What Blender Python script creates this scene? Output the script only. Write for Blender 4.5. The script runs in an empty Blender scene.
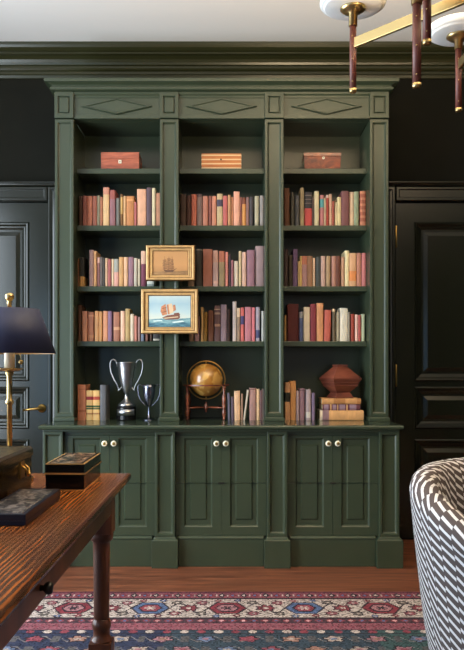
import bpy, bmesh, math, random
from mathutils import Vector, Matrix
R = random.Random(7)
S = bpy.context.scene
COL = S.collection
F, VX, VY, CH = 738.0, 230.0, 366.0, 1.095     # focal length in px, vanishing point, camera height

def X(px, y): return (px - VX) * y / F
def Z(py, y): return CH - (py - VY) * y / F

# ------------------------------------------------------------------ materials
def lin(c):
    return tuple(((v / 255) / 12.92 if v / 255 <= 0.04045 else (((v / 255) + 0.055) / 1.055) ** 2.4) for v in c) + (1.0,)

MATS = {}
def new_mat(name):
    m = bpy.data.materials.new(name); m.use_nodes = True
    nt = m.node_tree; b = nt.nodes['Principled BSDF']
    return m, nt, b

def N(nt, typ, **kw):
    n = nt.nodes.new(typ)
    for k, v in kw.items():
        if k.startswith('i_'):
            n.inputs[k[2:].replace('_', ' ')].default_value = v
        else:
            setattr(n, k, v)
    return n

def mat(name, c, rough=0.5, metal=0.0, var=0.0, scale=30.0, stretch=(1, 1, 1), bump=0.0, spec=0.5, coat=0.0, emit=None, estr=0.0):
    key = name
    if key in MATS: return MATS[key]
    m, nt, b = new_mat(name)
    base = lin(c)
    b.inputs['Base Color'].default_value = base
    b.inputs['Roughness'].default_value = rough
    b.inputs['Metallic'].default_value = metal
    b.inputs['Specular IOR Level'].default_value = spec
    b.inputs['Coat Weight'].default_value = coat
    b.inputs['Coat Roughness'].default_value = 0.12
    if emit:
        b.inputs['Emission Color'].default_value = lin(emit); b.inputs['Emission Strength'].default_value = estr
    if var > 0 or bump > 0:
        tc = N(nt, 'ShaderNodeTexCoord'); mp = N(nt, 'ShaderNodeMapping')
        mp.inputs['Scale'].default_value = stretch
        ns = N(nt, 'ShaderNodeTexNoise'); ns.inputs['Scale'].default_value = scale; ns.inputs['Detail'].default_value = 5
        nt.links.new(tc.outputs['Object'], mp.inputs['Vector']); nt.links.new(mp.outputs['Vector'], ns.inputs['Vector'])
        if var > 0:
            rp = N(nt, 'ShaderNodeValToRGB')
            rp.color_ramp.elements[0].position = 0.3; rp.color_ramp.elements[1].position = 0.7
            rp.color_ramp.elements[0].color = tuple(v * (1 - var) for v in base[:3]) + (1,)
            rp.color_ramp.elements[1].color = tuple(min(1, v * (1 + var)) for v in base[:3]) + (1,)
            nt.links.new(ns.outputs['Fac'], rp.inputs['Fac']); nt.links.new(rp.outputs['Color'], b.inputs['Base Color'])
        if bump > 0:
            bp = N(nt, 'ShaderNodeBump'); bp.inputs['Strength'].default_value = bump; bp.inputs['Distance'].default_value = 0.002
            nt.links.new(ns.outputs['Fac'], bp.inputs['Height']); nt.links.new(bp.outputs['Normal'], b.inputs['Normal'])
    MATS[key] = m
    return m

def cloth(c):
    return mat('book_cloth_%d_%d_%d' % c, (c[0] * .92, c[1] * .91, c[2] * .88), rough=0.62, var=0.13, scale=45, stretch=(1, 1, .35), spec=0.35)

def two_tone(name, c1, c2, scale, stretch, rough, dist=0.5, coat=0.0, metal=0.0, lo=.35, hi=.68, detail=6, bump=0.0, spec=.5):
    if name in MATS: return MATS[name]
    m, nt, b = new_mat(name)
    tc = N(nt, 'ShaderNodeTexCoord'); mp = N(nt, 'ShaderNodeMapping'); mp.inputs['Scale'].default_value = stretch
    ns = N(nt, 'ShaderNodeTexNoise'); ns.inputs['Scale'].default_value = scale; ns.inputs['Detail'].default_value = detail
    ns.inputs['Distortion'].default_value = dist
    rp = N(nt, 'ShaderNodeValToRGB')
    rp.color_ramp.elements[0].position = lo; rp.color_ramp.elements[1].position = hi
    rp.color_ramp.elements[0].color = lin(c1); rp.color_ramp.elements[1].color = lin(c2)
    nt.links.new(tc.outputs['Object'], mp.inputs['Vector']); nt.links.new(mp.outputs['Vector'], ns.inputs['Vector'])
    nt.links.new(ns.outputs['Fac'], rp.inputs['Fac']); nt.links.new(rp.outputs['Color'], b.inputs['Base Color'])
    b.inputs['Roughness'].default_value = rough; b.inputs['Metallic'].default_value = metal
    b.inputs['Coat Weight'].default_value = coat; b.inputs['Coat Roughness'].default_value = .15
    b.inputs['Specular IOR Level'].default_value = spec
    if bump:
        bp = N(nt, 'ShaderNodeBump'); bp.inputs['Strength'].default_value = bump; bp.inputs['Distance'].default_value = 0.003
        nt.links.new(ns.outputs['Fac'], bp.inputs['Height']); nt.links.new(bp.outputs['Normal'], b.inputs['Normal'])
    MATS[name] = m
    return m

GREEN = mat('green_satin_paint', (54, 63, 46), rough=0.3, var=0.05, scale=6, spec=0.5)
DARK = mat('black_green_door_paint', (26, 29, 21), rough=0.2, var=0.08, scale=5, spec=0.5)
WALL = mat('black_green_wall_paint', (25, 25, 20), rough=0.8, var=0.08, scale=8, spec=0.1)
CROWN = mat('green_gloss_crown_paint', (44, 45, 25), rough=0.28, var=0.05, scale=5, spec=0.5)
CEIL = mat('white_ceiling_paint', (226, 224, 221), rough=0.9)
BRASS = mat('polished_brass', (192, 168, 116), rough=0.3, metal=1.0)
OLDBRASS = mat('aged_brass', (186, 148, 84), rough=0.35, metal=1.0)
SILVER = mat('tarnished_silver', (176, 176, 178), rough=0.3, metal=1.0, var=.1, scale=25)
BLACK = mat('black_lacquer', (13, 12, 13), rough=0.2, spec=.3)
PAGES = mat('aged_paper', (206, 186, 142), rough=0.9, var=.1, scale=300, stretch=(1, .05, 1))
IVORY = mat('ivory', (225, 215, 190), rough=0.35)
GOLDL = mat('gold_leaf_frame', (196, 158, 104), rough=0.45, metal=0.3, var=.15, scale=40)
GOLDD = mat('dark_gilt_edge', (120, 82, 38), rough=0.5, metal=0.5, var=.2, scale=60)  # darker gold on the frame's sides and recessed rings
MAHOG = two_tone('mahogany', (86, 34, 20), (140, 66, 42), 8, (1, 1, 8), .35, coat=.3)

# ------------------------------------------------------------------ mesh builder
class MB:
    def __init__(s): s.v = []; s.f = []; s.m = []; s.sm = []; s.uv = {}
    def q(s, idx, m=0, smooth=False): s.f.append(tuple(idx)); s.m.append(m); s.sm.append(smooth)
    def add(s, pts): n = len(s.v); s.v += [tuple(p) for p in pts]; return n
    def box(s, x0, x1, y0, y1, z0, z1, m=0):
        n = s.add([(x0, y0, z0), (x1, y0, z0), (x1, y1, z0), (x0, y1, z0), (x0, y0, z1), (x1, y0, z1), (x1, y1, z1), (x0, y1, z1)])
        for a in ((0, 1, 5, 4), (1, 2, 6, 5), (2, 3, 7, 6), (3, 0, 4, 7), (4, 5, 6, 7), (3, 2, 1, 0)): s.q([n + i for i in a], m)
        return s
    def loops(s, loops, m=0, cap0=True, cap1=True, smooth=False, closed=True, ms=None):
        k = len(loops[0]); ids = [s.add(l) for l in loops]
        for i in range(len(loops) - 1):
            mm = ms[i] if ms else m
            for j in range(k if closed else k - 1):
                a, b = ids[i], ids[i + 1]; j2 = (j + 1) % k
                s.q((a + j, a + j2, b + j2, b + j), mm, smooth)
        if cap0: s.q([ids[0] + j for j in range(k)][::-1], ms[0] if ms else m)
        if cap1: s.q([ids[-1] + j for j in range(k)], ms[-1] if ms else m)
        return s
    def mould(s, x0, x1, yf, yb, steps, m=0):
        """stacked rectangles (z, p): front and both sides project by p, the back stays"""
        return s.loops([[(x0 - p, yf - p, z), (x1 + p, yf - p, z), (x1 + p, yb, z), (x0 - p, yb, z)] for z, p in steps], m)
    def panel(s, x0, x1, z0, z1, y, steps, yb, m=0, ms=None, center=True):
        """a slab facing -Y: rings of (inset, depth) worked into its face"""
        L = [[(x0, yb, z0), (x1, yb, z0), (x1, yb, z1), (x0, yb, z1)]]
        for i, d in steps:
            ix = i if not isinstance(i, tuple) else i[0]; iz = i if not isinstance(i, tuple) else i[1]
            L.append([(x0 + ix, y + d, z0 + iz), (x1 - ix, y + d, z0 + iz), (x1 - ix, y + d, z1 - iz), (x0 + ix, y + d, z1 - iz)])
        return s.loops(L, m, cap0=True, cap1=center, ms=ms)
    def lathe(s, prof, cx, cy, seg=32, m=0, smooth=True, ms=None, rot=0.0, sx=1.0):
        L = []
        for r, z in prof:
            r = max(r, 1e-4)
            L.append([(cx + sx * r * math.cos(rot + 2 * math.pi * j / seg), cy + r * math.sin(rot + 2 * math.pi * j / seg), z) for j in range(seg)])
        return s.loops(L, m, smooth=smooth, ms=ms)
    def tube(s, pts, r, seg=8, m=0, closed=False, smooth=True):
        P = [Vector(p) for p in pts]; n = len(P); L = []
        up = None
        for i, p in enumerate(P):
            if closed: t = P[(i + 1) % n] - P[i - 1]
            else: t = P[min(i + 1, n - 1)] - P[max(i - 1, 0)]
            t.normalize()
            if up is None:
                up = Vector((0, 0, 1)) if abs(t.z) < .9 else Vector((1, 0, 0))
            a = t.cross(up)
            if a.length < 1e-5: a = t.cross(Vector((1, .3, 0)))
            a.normalize(); b = a.cross(t).normalized(); up = b
            rr = r[i] if isinstance(r, (list, tuple)) else r
            L.append([tuple(p + a * rr * math.cos(2 * math.pi * k / seg) + b * rr * math.sin(2 * math.pi * k / seg)) for k in range(seg)])
        if closed: L.append(L[0])
        return s.loops(L, m, cap0=not closed, cap1=not closed, smooth=smooth)
    def rbar(s, p, q, w, h, m=0):
        """rectangular bar from p to q, w wide across, h tall"""
        p, q = Vector(p), Vector(q); t = (q - p).normalized(); a = t.cross(Vector((0, 0, 1))).normalized() * w / 2; b = a.cross(t).normalized() * h / 2
        return s.loops([[tuple(o + a + b), tuple(o - a + b), tuple(o - a - b), tuple(o + a - b)] for o in (p, q)], m)
    def sphere(s, c, r, seg=24, rings=14, m=0, sz=1.0):
        pr = [(r * math.sin(math.pi * i / rings), c[2] + -sz * r * math.cos(math.pi * i / rings)) for i in range(rings + 1)]
        return s.lathe(pr, c[0], c[1], seg, m)
    def poly(s, pts, m=0): n = s.add(pts); s.q([n + i for i in range(len(pts))], m); return s
    def build(s, name, mats, parent=None, origin=(0, 0, 0), bevel=0.0, recalc=True, seg=2):
        o3 = Vector(origin)
        me = bpy.data.meshes.new(name)
        me.from_pydata([tuple(Vector(v) - o3) for v in s.v], [], s.f)
        for mm in (mats if isinstance(mats, (list, tuple)) else [mats]): me.materials.append(mm)
        me.polygons.foreach_set('material_index', s.m); me.polygons.foreach_set('use_smooth', s.sm)
        if recalc:
            bm = bmesh.new(); bm.from_mesh(me); bmesh.ops.remove_doubles(bm, verts=bm.verts, dist=1e-6) if recalc == 'weld' else None
            bmesh.ops.recalc_face_normals(bm, faces=bm.faces); bm.to_mesh(me); bm.free()
        ob = bpy.data.objects.new(name, me); COL.objects.link(ob)
        if parent: ob.parent = parent
        else: ob.location = o3
        if bevel:
            md = ob.modifiers.new('bevel', 'BEVEL'); md.width = bevel; md.segments = seg; md.limit_method = 'ANGLE'; md.angle_limit = math.radians(40)
        return ob

def tag(o, label=None, cat=None, group=None, kind=None):
    if label: o['label'] = label
    if cat: o['category'] = cat
    if group: o['group'] = group
    if kind: o['kind'] = kind
    return o
def thing(name, loc, label, cat, group=None):
    o = bpy.data.objects.new(name, None); o.location = loc; o.empty_display_size = .05; COL.objects.link(o)
    return tag(o, label, cat, group)
def struct(o): o['kind'] = 'structure'; return o

# ------------------------------------------------------------------ room shell
WY, XL, XR, YB, HC = 4.66, -2.45, 3.3, -2.6, 3.072
def floor_mat():
    m, nt, b = new_mat('red_brown_floorboards')
    tc = N(nt, 'ShaderNodeTexCoord'); sep = N(nt, 'ShaderNodeSeparateXYZ'); nt.links.new(tc.outputs['Object'], sep.inputs[0])
    dv = N(nt, 'ShaderNodeMath', operation='DIVIDE'); dv.inputs[1].default_value = .13; nt.links.new(sep.outputs['Y'], dv.inputs[0])
    fl = N(nt, 'ShaderNodeMath', operation='FLOOR'); nt.links.new(dv.outputs[0], fl.inputs[0])
    fr = N(nt, 'ShaderNodeMath', operation='FRACT'); nt.links.new(dv.outputs[0], fr.inputs[0])
    wn = N(nt, 'ShaderNodeTexWhiteNoise', noise_dimensions='1D'); nt.links.new(fl.outputs[0], wn.inputs['W'])
    mp = N(nt, 'ShaderNodeMapping'); mp.inputs['Scale'].default_value = (2.2, 26, 1)
    nt.links.new(tc.outputs['Object'], mp.inputs['Vector'])
    ad = N(nt, 'ShaderNodeVectorMath', operation='ADD'); nt.links.new(mp.outputs[0], ad.inputs[0]); nt.links.new(wn.outputs['Color'], ad.inputs[1])
    ns = N(nt, 'ShaderNodeTexNoise'); ns.inputs['Scale'].default_value = 1.6; ns.inputs['Detail'].default_value = 6; ns.inputs['Distortion'].default_value = .8
    nt.links.new(ad.outputs[0], ns.inputs['Vector'])
    rp = N(nt, 'ShaderNodeValToRGB'); rp.color_ramp.elements[0].position = .3; rp.color_ramp.elements[1].position = .72
    rp.color_ramp.elements[0].color = lin((78, 42, 28)); rp.color_ramp.elements[1].color = lin((142, 86, 60))
    nt.links.new(ns.outputs['Fac'], rp.inputs['Fac'])
    gp = N(nt, 'ShaderNodeMath', operation='LESS_THAN'); gp.inputs[1].default_value = .025; nt.links.new(fr.outputs[0], gp.inputs[0])
    mx = N(nt, 'ShaderNodeMix', data_type='RGBA'); nt.links.new(gp.outputs[0], mx.inputs['Factor'])
    nt.links.new(rp.outputs['Color'], mx.inputs['A']); mx.inputs['B'].default_value = lin((60, 30, 20))
    nt.links.new(mx.outputs['Result'], b.inputs['Base Color'])
    b.inputs['Roughness'].default_value = .38
    return m
struct(MB().box(XL - .1, XR + .1, YB - .1, WY + .1, -.1, 0).build('floor', floor_mat()))
struct(MB().box(XL - .1, XR + .1, YB - .1, WY + .1, HC, HC + .1).build('ceiling', CEIL))
struct(MB().box(XL - .1, XR + .1, WY, WY + .1, 0, HC).build('wall_back', WALL))
struct(MB().box(XR, XR + .1, YB, WY, 0, HC).build('wall_right', WALL))
# left wall with the daylight window, outside the frame
WA = (1.2, 3.5, .3, 2.7)
w = MB(); y0, y1, z0, z1 = WA
WC = (-2.5, -.1, .35, 2.1); a0, a1, a2, a3 = WC
w.box(XL - .1, XL, YB, a0, 0, HC); w.box(XL - .1, XL, a1, y0, 0, HC); w.box(XL - .1, XL, a0, a1, 0, a2); w.box(XL - .1, XL, a0, a1, a3, HC)
w.box(XL - .1, XL, y1, WY, 0, HC); w.box(XL - .1, XL, y0, y1, 0, z0); w.box(XL - .1, XL, y0, y1, z1, HC)
struct(w.build('wall_left', WALL))
w = MB()
for a in ((y0 - .09, y0, z0 - .09, z1 + .09), (y1, y1 + .09, z0 - .09, z1 + .09), (y0, y1, z0 - .09, z0), (y0, y1, z1, z1 + .09)):
    w.box(XL, XL + .03, a[0], a[1], a[2], a[3])
struct(w.build('window_1', DARK, bevel=.004))
w = MB(); y0, y1, z0, z1 = WC
for a in ((y0 - .09, y0, z0 - .09, z1 + .09), (y1, y1 + .09, z0 - .09, z1 + .09), (y0, y1, z0 - .09, z0), (y0, y1, z1, z1 + .09)):
    w.box(XL, XL + .03, a[0], a[1], a[2], a[3])
struct(w.build('window_3', DARK, bevel=.004))
# wall behind the camera, with an added opening for the unseen fill light
WB = (-.3, 2.1, .7, 2.7)
w = MB(); x0, x1, z0, z1 = WB
w.box(XL, x0, YB - .1, YB, 0, HC); w.box(x1, XR, YB - .1, YB, 0, HC); w.box(x0, x1, YB - .1, YB, 0, z0); w.box(x0, x1, YB - .1, YB, z1, HC)
struct(w.build('wall_front', WALL))
w = MB()
for a in ((x0 - .09, x0, z0 - .09, z1 + .09), (x1, x1 + .09, z0 - .09, z1 + .09), (x0, x1, z0 - .09, z0), (x0, x1, z1, z1 + .09)):
    w.box(a[0], a[1], YB, YB + .03, a[2], a[3])
struct(w.build('added_rear_window', DARK, bevel=.004))  # unseen frame, added around the rear fill opening

# crown moulding along the back wall
prof = [(0, 2.905), (.018, 2.905), (.022, 2.922), (.03, 2.925), (.03, 2.942), (.042, 2.946), (.05, 2.955), (.05, 2.968), (.062, 2.972), (.066, 2.985),
        (.075, 3.0), (.095, 3.012), (.12, 3.017), (.12, 3.026), (.136, 3.03), (.155, 3.042), (.162, 3.055), (.166, 3.072), (0, 3.072)]
w = MB(); w.loops([[(x, WY - p, z) for p, z in prof] for x in (XL, XR)])
struct(w.build('trim_3', CROWN))
for nm, a in (('baseboard_back', (-1.078, -1.04, WY - .02, WY)), ):
    pass
struct(MB().box(-2.45, -2.03, WY - .02, WY, 0, .17).build('baseboard_back', DARK, bevel=.003))
struct(MB().box(XL, XL + .02, YB, WY - .02, 0, .17).build('baseboard_left', DARK, bevel=.003))
struct(MB().box(XR - .02, XR, YB, WY, 0, .17).build('baseboard_right', DARK, bevel=.003))

# doors and casings either side of the bookcase
def room_door(name, trim, x0, x1, hinge_x):
    yf = 4.645
    bays = [(.635, .12), (.965, .70), (2.0, 1.0)]
    w = MB()
    zs = [(.01, .12), (.635, .70), (.965, 1.0), (2.0, 2.122)]
    for a, b in zs: w.box(x0, x1, yf, WY - .0005, a, b)
    for zt, zb in bays:
        w.box(x0, x0 + .12, yf, WY - .0005, zb, zt); w.box(x1 - .12, x1, yf, WY - .0005, zb, zt)
        w.panel(x0 + .12, x1 - .12, zb, zt, yf, [(0, -.004), (.008, -.010), (.016, -.008), (.026, .002), (.034, .004), (.046, .012), (.06, .012), (.085, .003), (.09, .003)], WY - .0005)
    d = struct(w.build(name, DARK))
    w = MB()
    for xa, xb in ((x0 - .068, x0 - .003), (x1 + .003, x1 + .068)):
        w.panel(xa, xb, 0, 2.22, 4.612, [(0, .008), (.006, 0), (.02, 0), (.024, .004), (.04, .006)], WY - .0005)
    w.panel(x0 - .003, x1 + .003, 2.126, 2.22, 4.613, [(0, .006), (.006, 0), (.02, .0), (.024, .004)], WY - .0005)
    w.mould(x0 - .068, x1 + .068, 4.612, WY - .0005, [(2.2205, .0), (2.2205, .006), (2.226, .010), (2.232, .012), (2.238, .018), (2.244, .018)])
    struct(w.build(trim, DARK, bevel=.0015))
    return d, yf
XD1 = (-1.944, -1.144); XD2 = (1.04, 1.84)
d1, yf = room_door('door_1', 'trim_1', *XD1, None)
d2, yf = room_door('door_2', 'trim_2', *XD2, None)
# lever handle on the left door
hx, hz = X(41.4, 4.63), Z(408.5, 4.63)
w = MB()
w.loops([[(hx + r * math.cos(a * math.pi / 14), y, hz + r * math.sin(a * math.pi / 14)) for a in range(28)] for r, y in ((.027, yf - .0005), (.027, yf - .006), (.022, yf - .011), (.012, yf - .013), (.010, yf - .05), (.001, yf - .052))], smooth=True)
w.tube([(hx + .004, yf - .045, hz), (hx - .03, yf - .05, hz), (hx - .07, yf - .05, hz - .004), (hx - .105, yf - .047, hz - .008)], [.010, .008, .007, .008], 10)
tag(w.build('door_handle', OLDBRASS, parent=d1), 'brass lever door handle')
for zt, zb in ((225.6, 247.8), (364.5, 386.6)):
    hxx = X(396, 4.64)
    w = MB(); w.lathe([(.004, Z(zb, 4.64)), (.0065, Z(zb, 4.64) + .004), (.0065, Z(zt, 4.64) - .004), (.004, Z(zt, 4.64))], hxx, yf - .007, 10)
    tag(w.build('hinge', OLDBRASS, parent=d2), 'aged brass hinge')

# ------------------------------------------------------------------ bookcase, upper
PC = [-.9616, -.3526, .2564, .8654]; PH = .054; CT = .775; YF = 4.28; YSH = 4.372
ZT = 2.530
bk = thing('bookcase', (-.048, 4.45, CT), 'tall dark green built-in bookcase of three open bays with diamond frieze', 'bookcase')
BO = (-.048, 4.45, CT)
w = MB(); w.box(PC[0] - PH, PC[3] + PH, 4.62, 4.645, CT + .0005, 2.684); w.build('back_panel', GREEN, bk, BO)
for i, xc in enumerate(PC):
    a, b = xc - PH, xc + PH
    w = MB()
    w.panel(a, b, .8, 2.527, YF, [(0, 0), ((.016, .02), 0), ((.018, .022), .010), ((.024, .028), .013), ((.028, .032), .013)], 4.618)
    w.mould(a, b, YF, 4.617, [(CT + .0005, .007), (.792, .007), (.797, .003), (.80, 0)])
    w.build('pilaster', GREEN, bk, BO, bevel=.002)
    w = MB()
    w.panel(a - .001, b + .001, 2.531, 2.684, YF - .010, [(0, 0), ((.020, .026), 0), ((.021, .027), .012), ((.027, .033), .012), ((.029, .035), .004)], 4.40)
    w.build('pilaster_block', GREEN, bk, BO, bevel=.002)
for i in range(3):
    a, b = PC[i] + PH + .0005, PC[i + 1] - PH - .0005; xm = (a + b) / 2
    w = MB()
    w.box(a, b, YF + .010, 4.34, 2.531, 2.656)
    w.box(a, b, YF + .002, YF + .0099, 2.531, 2.553)                 # bottom rail
    w.loops([[(x, YF + .010 - p, z) for p, z in ((0, 2.652), (.004, 2.652), (.006, 2.664), (.014, 2.672), (.016, 2.684), (-.04, 2.684), (-.04, 2.656), (0, 2.656))] for x in (a, b)])
    w.build('frieze', GREEN, bk, BO, bevel=.0015)
    zc = Z(106.3, YF); hw, hh = .205, .046
    w = MB()
    w.loops([[(xm - hw * k, YF + .010 - d, zc), (xm, YF + .010 - d, zc - hh * k), (xm + hw * k, YF + .010 - d, zc), (xm, YF + .010 - d, zc + hh * k)]
             for k, d in ((1, .0005), (1, .010), (.95, .015), (.88, .015), (.80, .009), (.72, .009))])
    w.build('lozenge', GREEN, bk, BO)
    w = MB(); w.box(a, b, 4.345, 4.618, 2.531, 2.55); w.build('top_board', GREEN, bk, BO)
w = MB(); w.mould(PC[0] - PH, PC[3] + PH, YF - .010, 4.64, [(2.6845, .004), (2.687, .018), (2.691, .022), (2.703, .022), (2.706, .013), (2.712, .013), (2.717, .018), (2.722, .030), (2.724, .034), (2.724, .049), (2.742, .05), (2.744, .048)])
w.build('cornice', GREEN, bk, BO, bevel=.0012)
SHZ = [Z(168.4, YSH), Z(225.4, YSH), Z(286.2, YSH), Z(341.2, YSH)]
for i in range(3):
    a, b = PC[i] + PH + .0005, PC[i + 1] - PH - .0005
    for z in SHZ:
        w = MB(); w.box(a, b, YSH, 4.6195, z - .031, z)
        w.build('shelf', GREEN, bk, BO, bevel=.0025)

# ------------------------------------------------------------------ base cabinets
BF = 4.035
CX = [(PC[i] + PC[i + 1]) / 2 for i in range(3)]
names = ['dark green base cabinet under the left bay, partly behind the desk', 'dark green base cabinet under the globe in the middle bay', 'dark green base cabinet under the right bay, nearest the armchair']
KNOB = mat('pale_knob_ceramic', (232, 226, 200), rough=.2)
DKM = mat('dark_iron', (20, 18, 16), rough=.4)
def pilaster_low(c, xc, O):
    w = MB()
    a, b = xc - PH, xc + PH
    w.panel(a, b, .168, .738, 4.003, [(0, 0), ((.014, .016), 0), ((.017, .019), .010), ((.022, .024), .015), ((.026, .028), .015)], 4.0545)
    w.build('pilaster', GREEN, c, O, bevel=.002)
    w = MB()
    e = .017
    w.loops([[(a - p, 4.003 - q, z), (b + p, 4.003 - q, z), (b + p, 4.0545, z), (a - p, 4.0545, z)] for z, p, q in
             ((.0005, e, .016), (.150, e, .016), (.153, e - .003, .013), (.158, .006, .006), (.1675, .002, .002))])
    w.build('plinth_block', GREEN, c, O, bevel=.0015)
for i in range(3):
    xa = PC[0] - PH if i == 0 else PC[i]; xb = PC[3] + PH if i == 2 else PC[i + 1]
    O = (CX[i], 4.3, 0)
    c = thing('base_cabinet', O, names[i], 'cabinet', 'base cabinets of the bookcase')
    w = MB(); w.box(xa + .0003, xb - .0003, 4.055, 4.62, .0005, .7515); w.build('body', GREEN, c, O)
    # rail above the doors and cap under the top
    ia, ib = PC[i] + PH + .0005, PC[i + 1] - PH - .0005
    w = MB(); w.box(ia, ib, 4.037, 4.0545, .7165, .738)
    w.box(xa + .0003, xb - .0003, 4.000, 4.0545, .7385, .7515)
    w.build('top_rail', GREEN, c, O, bevel=.0025)
    w = MB(); w.box(ia - .0 + .018, ib - .018, 4.026, 4.0545, .0005, .149)
    w.loops([[(x, y, z) for y, z in ((4.0545, .149), (4.026, .149), (4.022, .152), (4.022, .157), (4.030, .164), (4.0335, .167), (4.0545, .167))] for x in (ia + .018, ib - .018)])
    w.build('kickboard', GREEN, c, O, bevel=.001)
    for s in (-1, 1):
        da, db = (CX[i] - .2495, CX[i] - .0008) if s < 0 else (CX[i] + .0008, CX[i] + .2495)
        w = MB()
        zs, zb, zt = .4555, .1685, .7155
        # two fields of one door, split by the fine seam across its middle
        f0, f1 = da + .047, db - .048
        P0, P1, B0 = .215, .701, BF + .0195
        for lo, hi, seam_top in ((zb, zs - .0008, True), (zs + .0008, zt, False)):
            w.box(da, f0, BF, B0, lo, hi); w.box(f1, db, BF, B0, lo, hi)
            if seam_top: w.box(f0, f1, BF, B0, lo, P0)
            else: w.box(f0, f1, BF, B0, P1, hi)
            l2, h2 = (P0, hi) if seam_top else (lo, P1)
            pr = [(0, 0), (.004, .004), (.008, .010), (.030, .010), (.036, .003)]
            L = []
            for ins, d in pr:
                zl = l2 + (ins * 1.25 if seam_top else 0); zh = h2 - (0 if seam_top else ins * 1.25)
                L.append([(f0 + ins, BF + d, zl), (f1 - ins, BF + d, zl), (f1 - ins, BF + d, zh), (f0 + ins, BF + d, zh)])
            w.loops(L, cap0=False)
            w.box(f0, f1, BF + .0125, B0, l2, h2)
        dr = w.build('door', GREEN, c, O)
        kx, kz = CX[i] + s * .0255, Z(443.8, 4.0)
        k = MB()
        def ring(r, y): return [(kx + r * math.cos(2 * math.pi * j / 20), y, kz + r * math.sin(2 * math.pi * j / 20)) for j in range(20)]
        k.loops([ring(.011, BF - .0003), ring(.011, BF - .004), ring(.006, BF - .006), ring(.006, BF - .014), ring(.013, BF - .017), ring(.0165, BF - .022), ring(.016, BF - .028), ring(.011, BF - .0315), ring(.009, BF - .032), ring(.006, BF - .0325), ring(.0005, BF - .033)], smooth=True, ms=[1, 1, 1, 1, 0, 0, 0, 0, 1, 1])
        tag(k.build('knob', [KNOB, OLDBRASS], dr, O), 'pale round knob on brass stem')
        if s > 0:
            k = MB(); k.box(CX[i] - .017, CX[i] + .017, BF - .007, BF - .0004, zs - .005, zs + .004)
            tag(k.build('latch', DKM, dr, O, bevel=.002), 'small black latch at the seam')
    pilaster_low(c, PC[i], O)
    if i == 2: pilaster_low(c, PC[3], O)
COUNTER = mat('green_gloss_counter_paint', (53, 63, 47), rough=0.16, spec=.6)
w = MB(); w.mould(-1.0145, .9185, 3.992, 4.64, [(.752, .004), (.752, .012), (.756, .017), (.766, .019), (.772, .017), (.775, .012)])
tag(w.build('countertop', COUNTER, origin=(-.048, 4.3, .752), bevel=.0015), 'glossy dark green ledge carrying the trophies, globe and lower books', 'countertop')

# ------------------------------------------------------------------ books
ORD = 'first second third fourth fifth sixth seventh eighth ninth tenth eleventh twelfth thirteenth fourteenth fifteenth sixteenth seventeenth eighteenth'.split()
def lip(h):
    return min(.0035, h * .02)
def book_mesh(w_, h, d, cols, bands, ribs, name='book', boards=None):
    """upright book, spine facing -Y, origin at the foot of the spine centre. bands: (z0,z1,material index)"""
    t = .0022 if w_ > .008 else w_ * .2
    zs = sorted({0.0, h} | {max(0, min(h, b[0])) for b in bands} | {max(0, min(h, b[1])) for b in bands})
    rr = min(.006, w_ * .28)
    n = 8
    outer = [(w_ / 2, d)] + [(w_ / 2 * math.cos(math.pi * k / n), rr - rr * math.sin(math.pi * k / n)) for k in range(n + 1)] + [(-w_ / 2, d)]
    inner = [(-w_ / 2 + t, d)] + [((w_ / 2 - t) * math.cos(math.pi * (n - k) / n), rr + .0025 - (rr) * math.sin(math.pi * k / n)) for k in range(n + 1)] + [(w_ / 2 - t, d)]
    loop = outer + inner
    m = MB(); ms = []
    for a, b in zip(zs[:-1], zs[1:]):
        mm = 0
        for z0, z1, mi in bands:
            if z0 - 1e-6 <= a and b <= z1 + 1e-6: mm = mi
        ms.append(mm)
    m.loops([[(x, y, z) for x, y in loop] for z in zs], ms=ms)
    for zr in ribs:
        m.tube([((w_ / 2 - .0003) * math.cos(math.pi * k / n), rr - (rr + .0003) * math.sin(math.pi * k / n), zr) for k in range(n + 1)], .0016, 6, len(cols) - 1 if len(cols) > 1 and cols[-1] == 'rib' else 0)
    ob = m.build(name, [cloth(c) for c in cols if c != 'rib'])
    e = lip(h)
    p = MB(); p.box(-w_ / 2 + t + .0002, w_ / 2 - t - .0002, rr + .003, d - .004, e, h - e)
    pg = p.build('page_block', PAGES, ob)
    return ob

def shelf_of_books(rows, base_y, ys, zbase, place, bay_limits, group):
    """rows: (px left, px right, px top, colour, description, bands[(ytop,ybottom,colour)], options)"""
    lo, hi = bay_limits
    prev = lo
    for i, r in enumerate(rows):
        x0, x1, top, c, desc = r[:5]
        bands = r[5] if len(r) > 5 else []
        opt = r[6] if len(r) > 6 else {}
        ysp = ys + opt.get('dy', R.uniform(-.006, .008))
        xa = max(X(x0, ysp), prev + .0004); xb = min(X(x1, ysp), hi - .0006)
        wd = max(.004, xb - xa); h = Z(top, ysp) - zbase
        if not opt.get('over'): prev = xa + wd
        cols = [c]; bl = []
        for yt, yb_, bc in bands:
            if bc not in cols: cols.append(bc)
            bl.append((max(0, Z(yb_, ysp) - zbase), min(h, Z(yt, ysp) - zbase), cols.index(bc)))
        ribs = [h * k for k in opt.get('ribs', [])]
        o = book_mesh(wd, h - .0003, opt.get('d', min(.19, h * .68)), cols, bl, ribs)
        th = math.radians(opt.get('lean', 0))
        if th > 0:      # top leans right: rests on its right lower corner
            o.location = (xa + wd / 2, ysp, zbase + .0003 + wd / 2 * math.sin(th))
        elif th < 0:
            o.location = (xa + wd / 2, ysp, zbase + .0003 - wd / 2 * math.sin(th))
        else: o.location = (xa + wd / 2, ysp, zbase + .0003)
        o.rotation_euler = (0, th, 0)
        tag(o, '%s book, %s from left on %s' % (desc, ORD[i], place), 'book', group)

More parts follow.
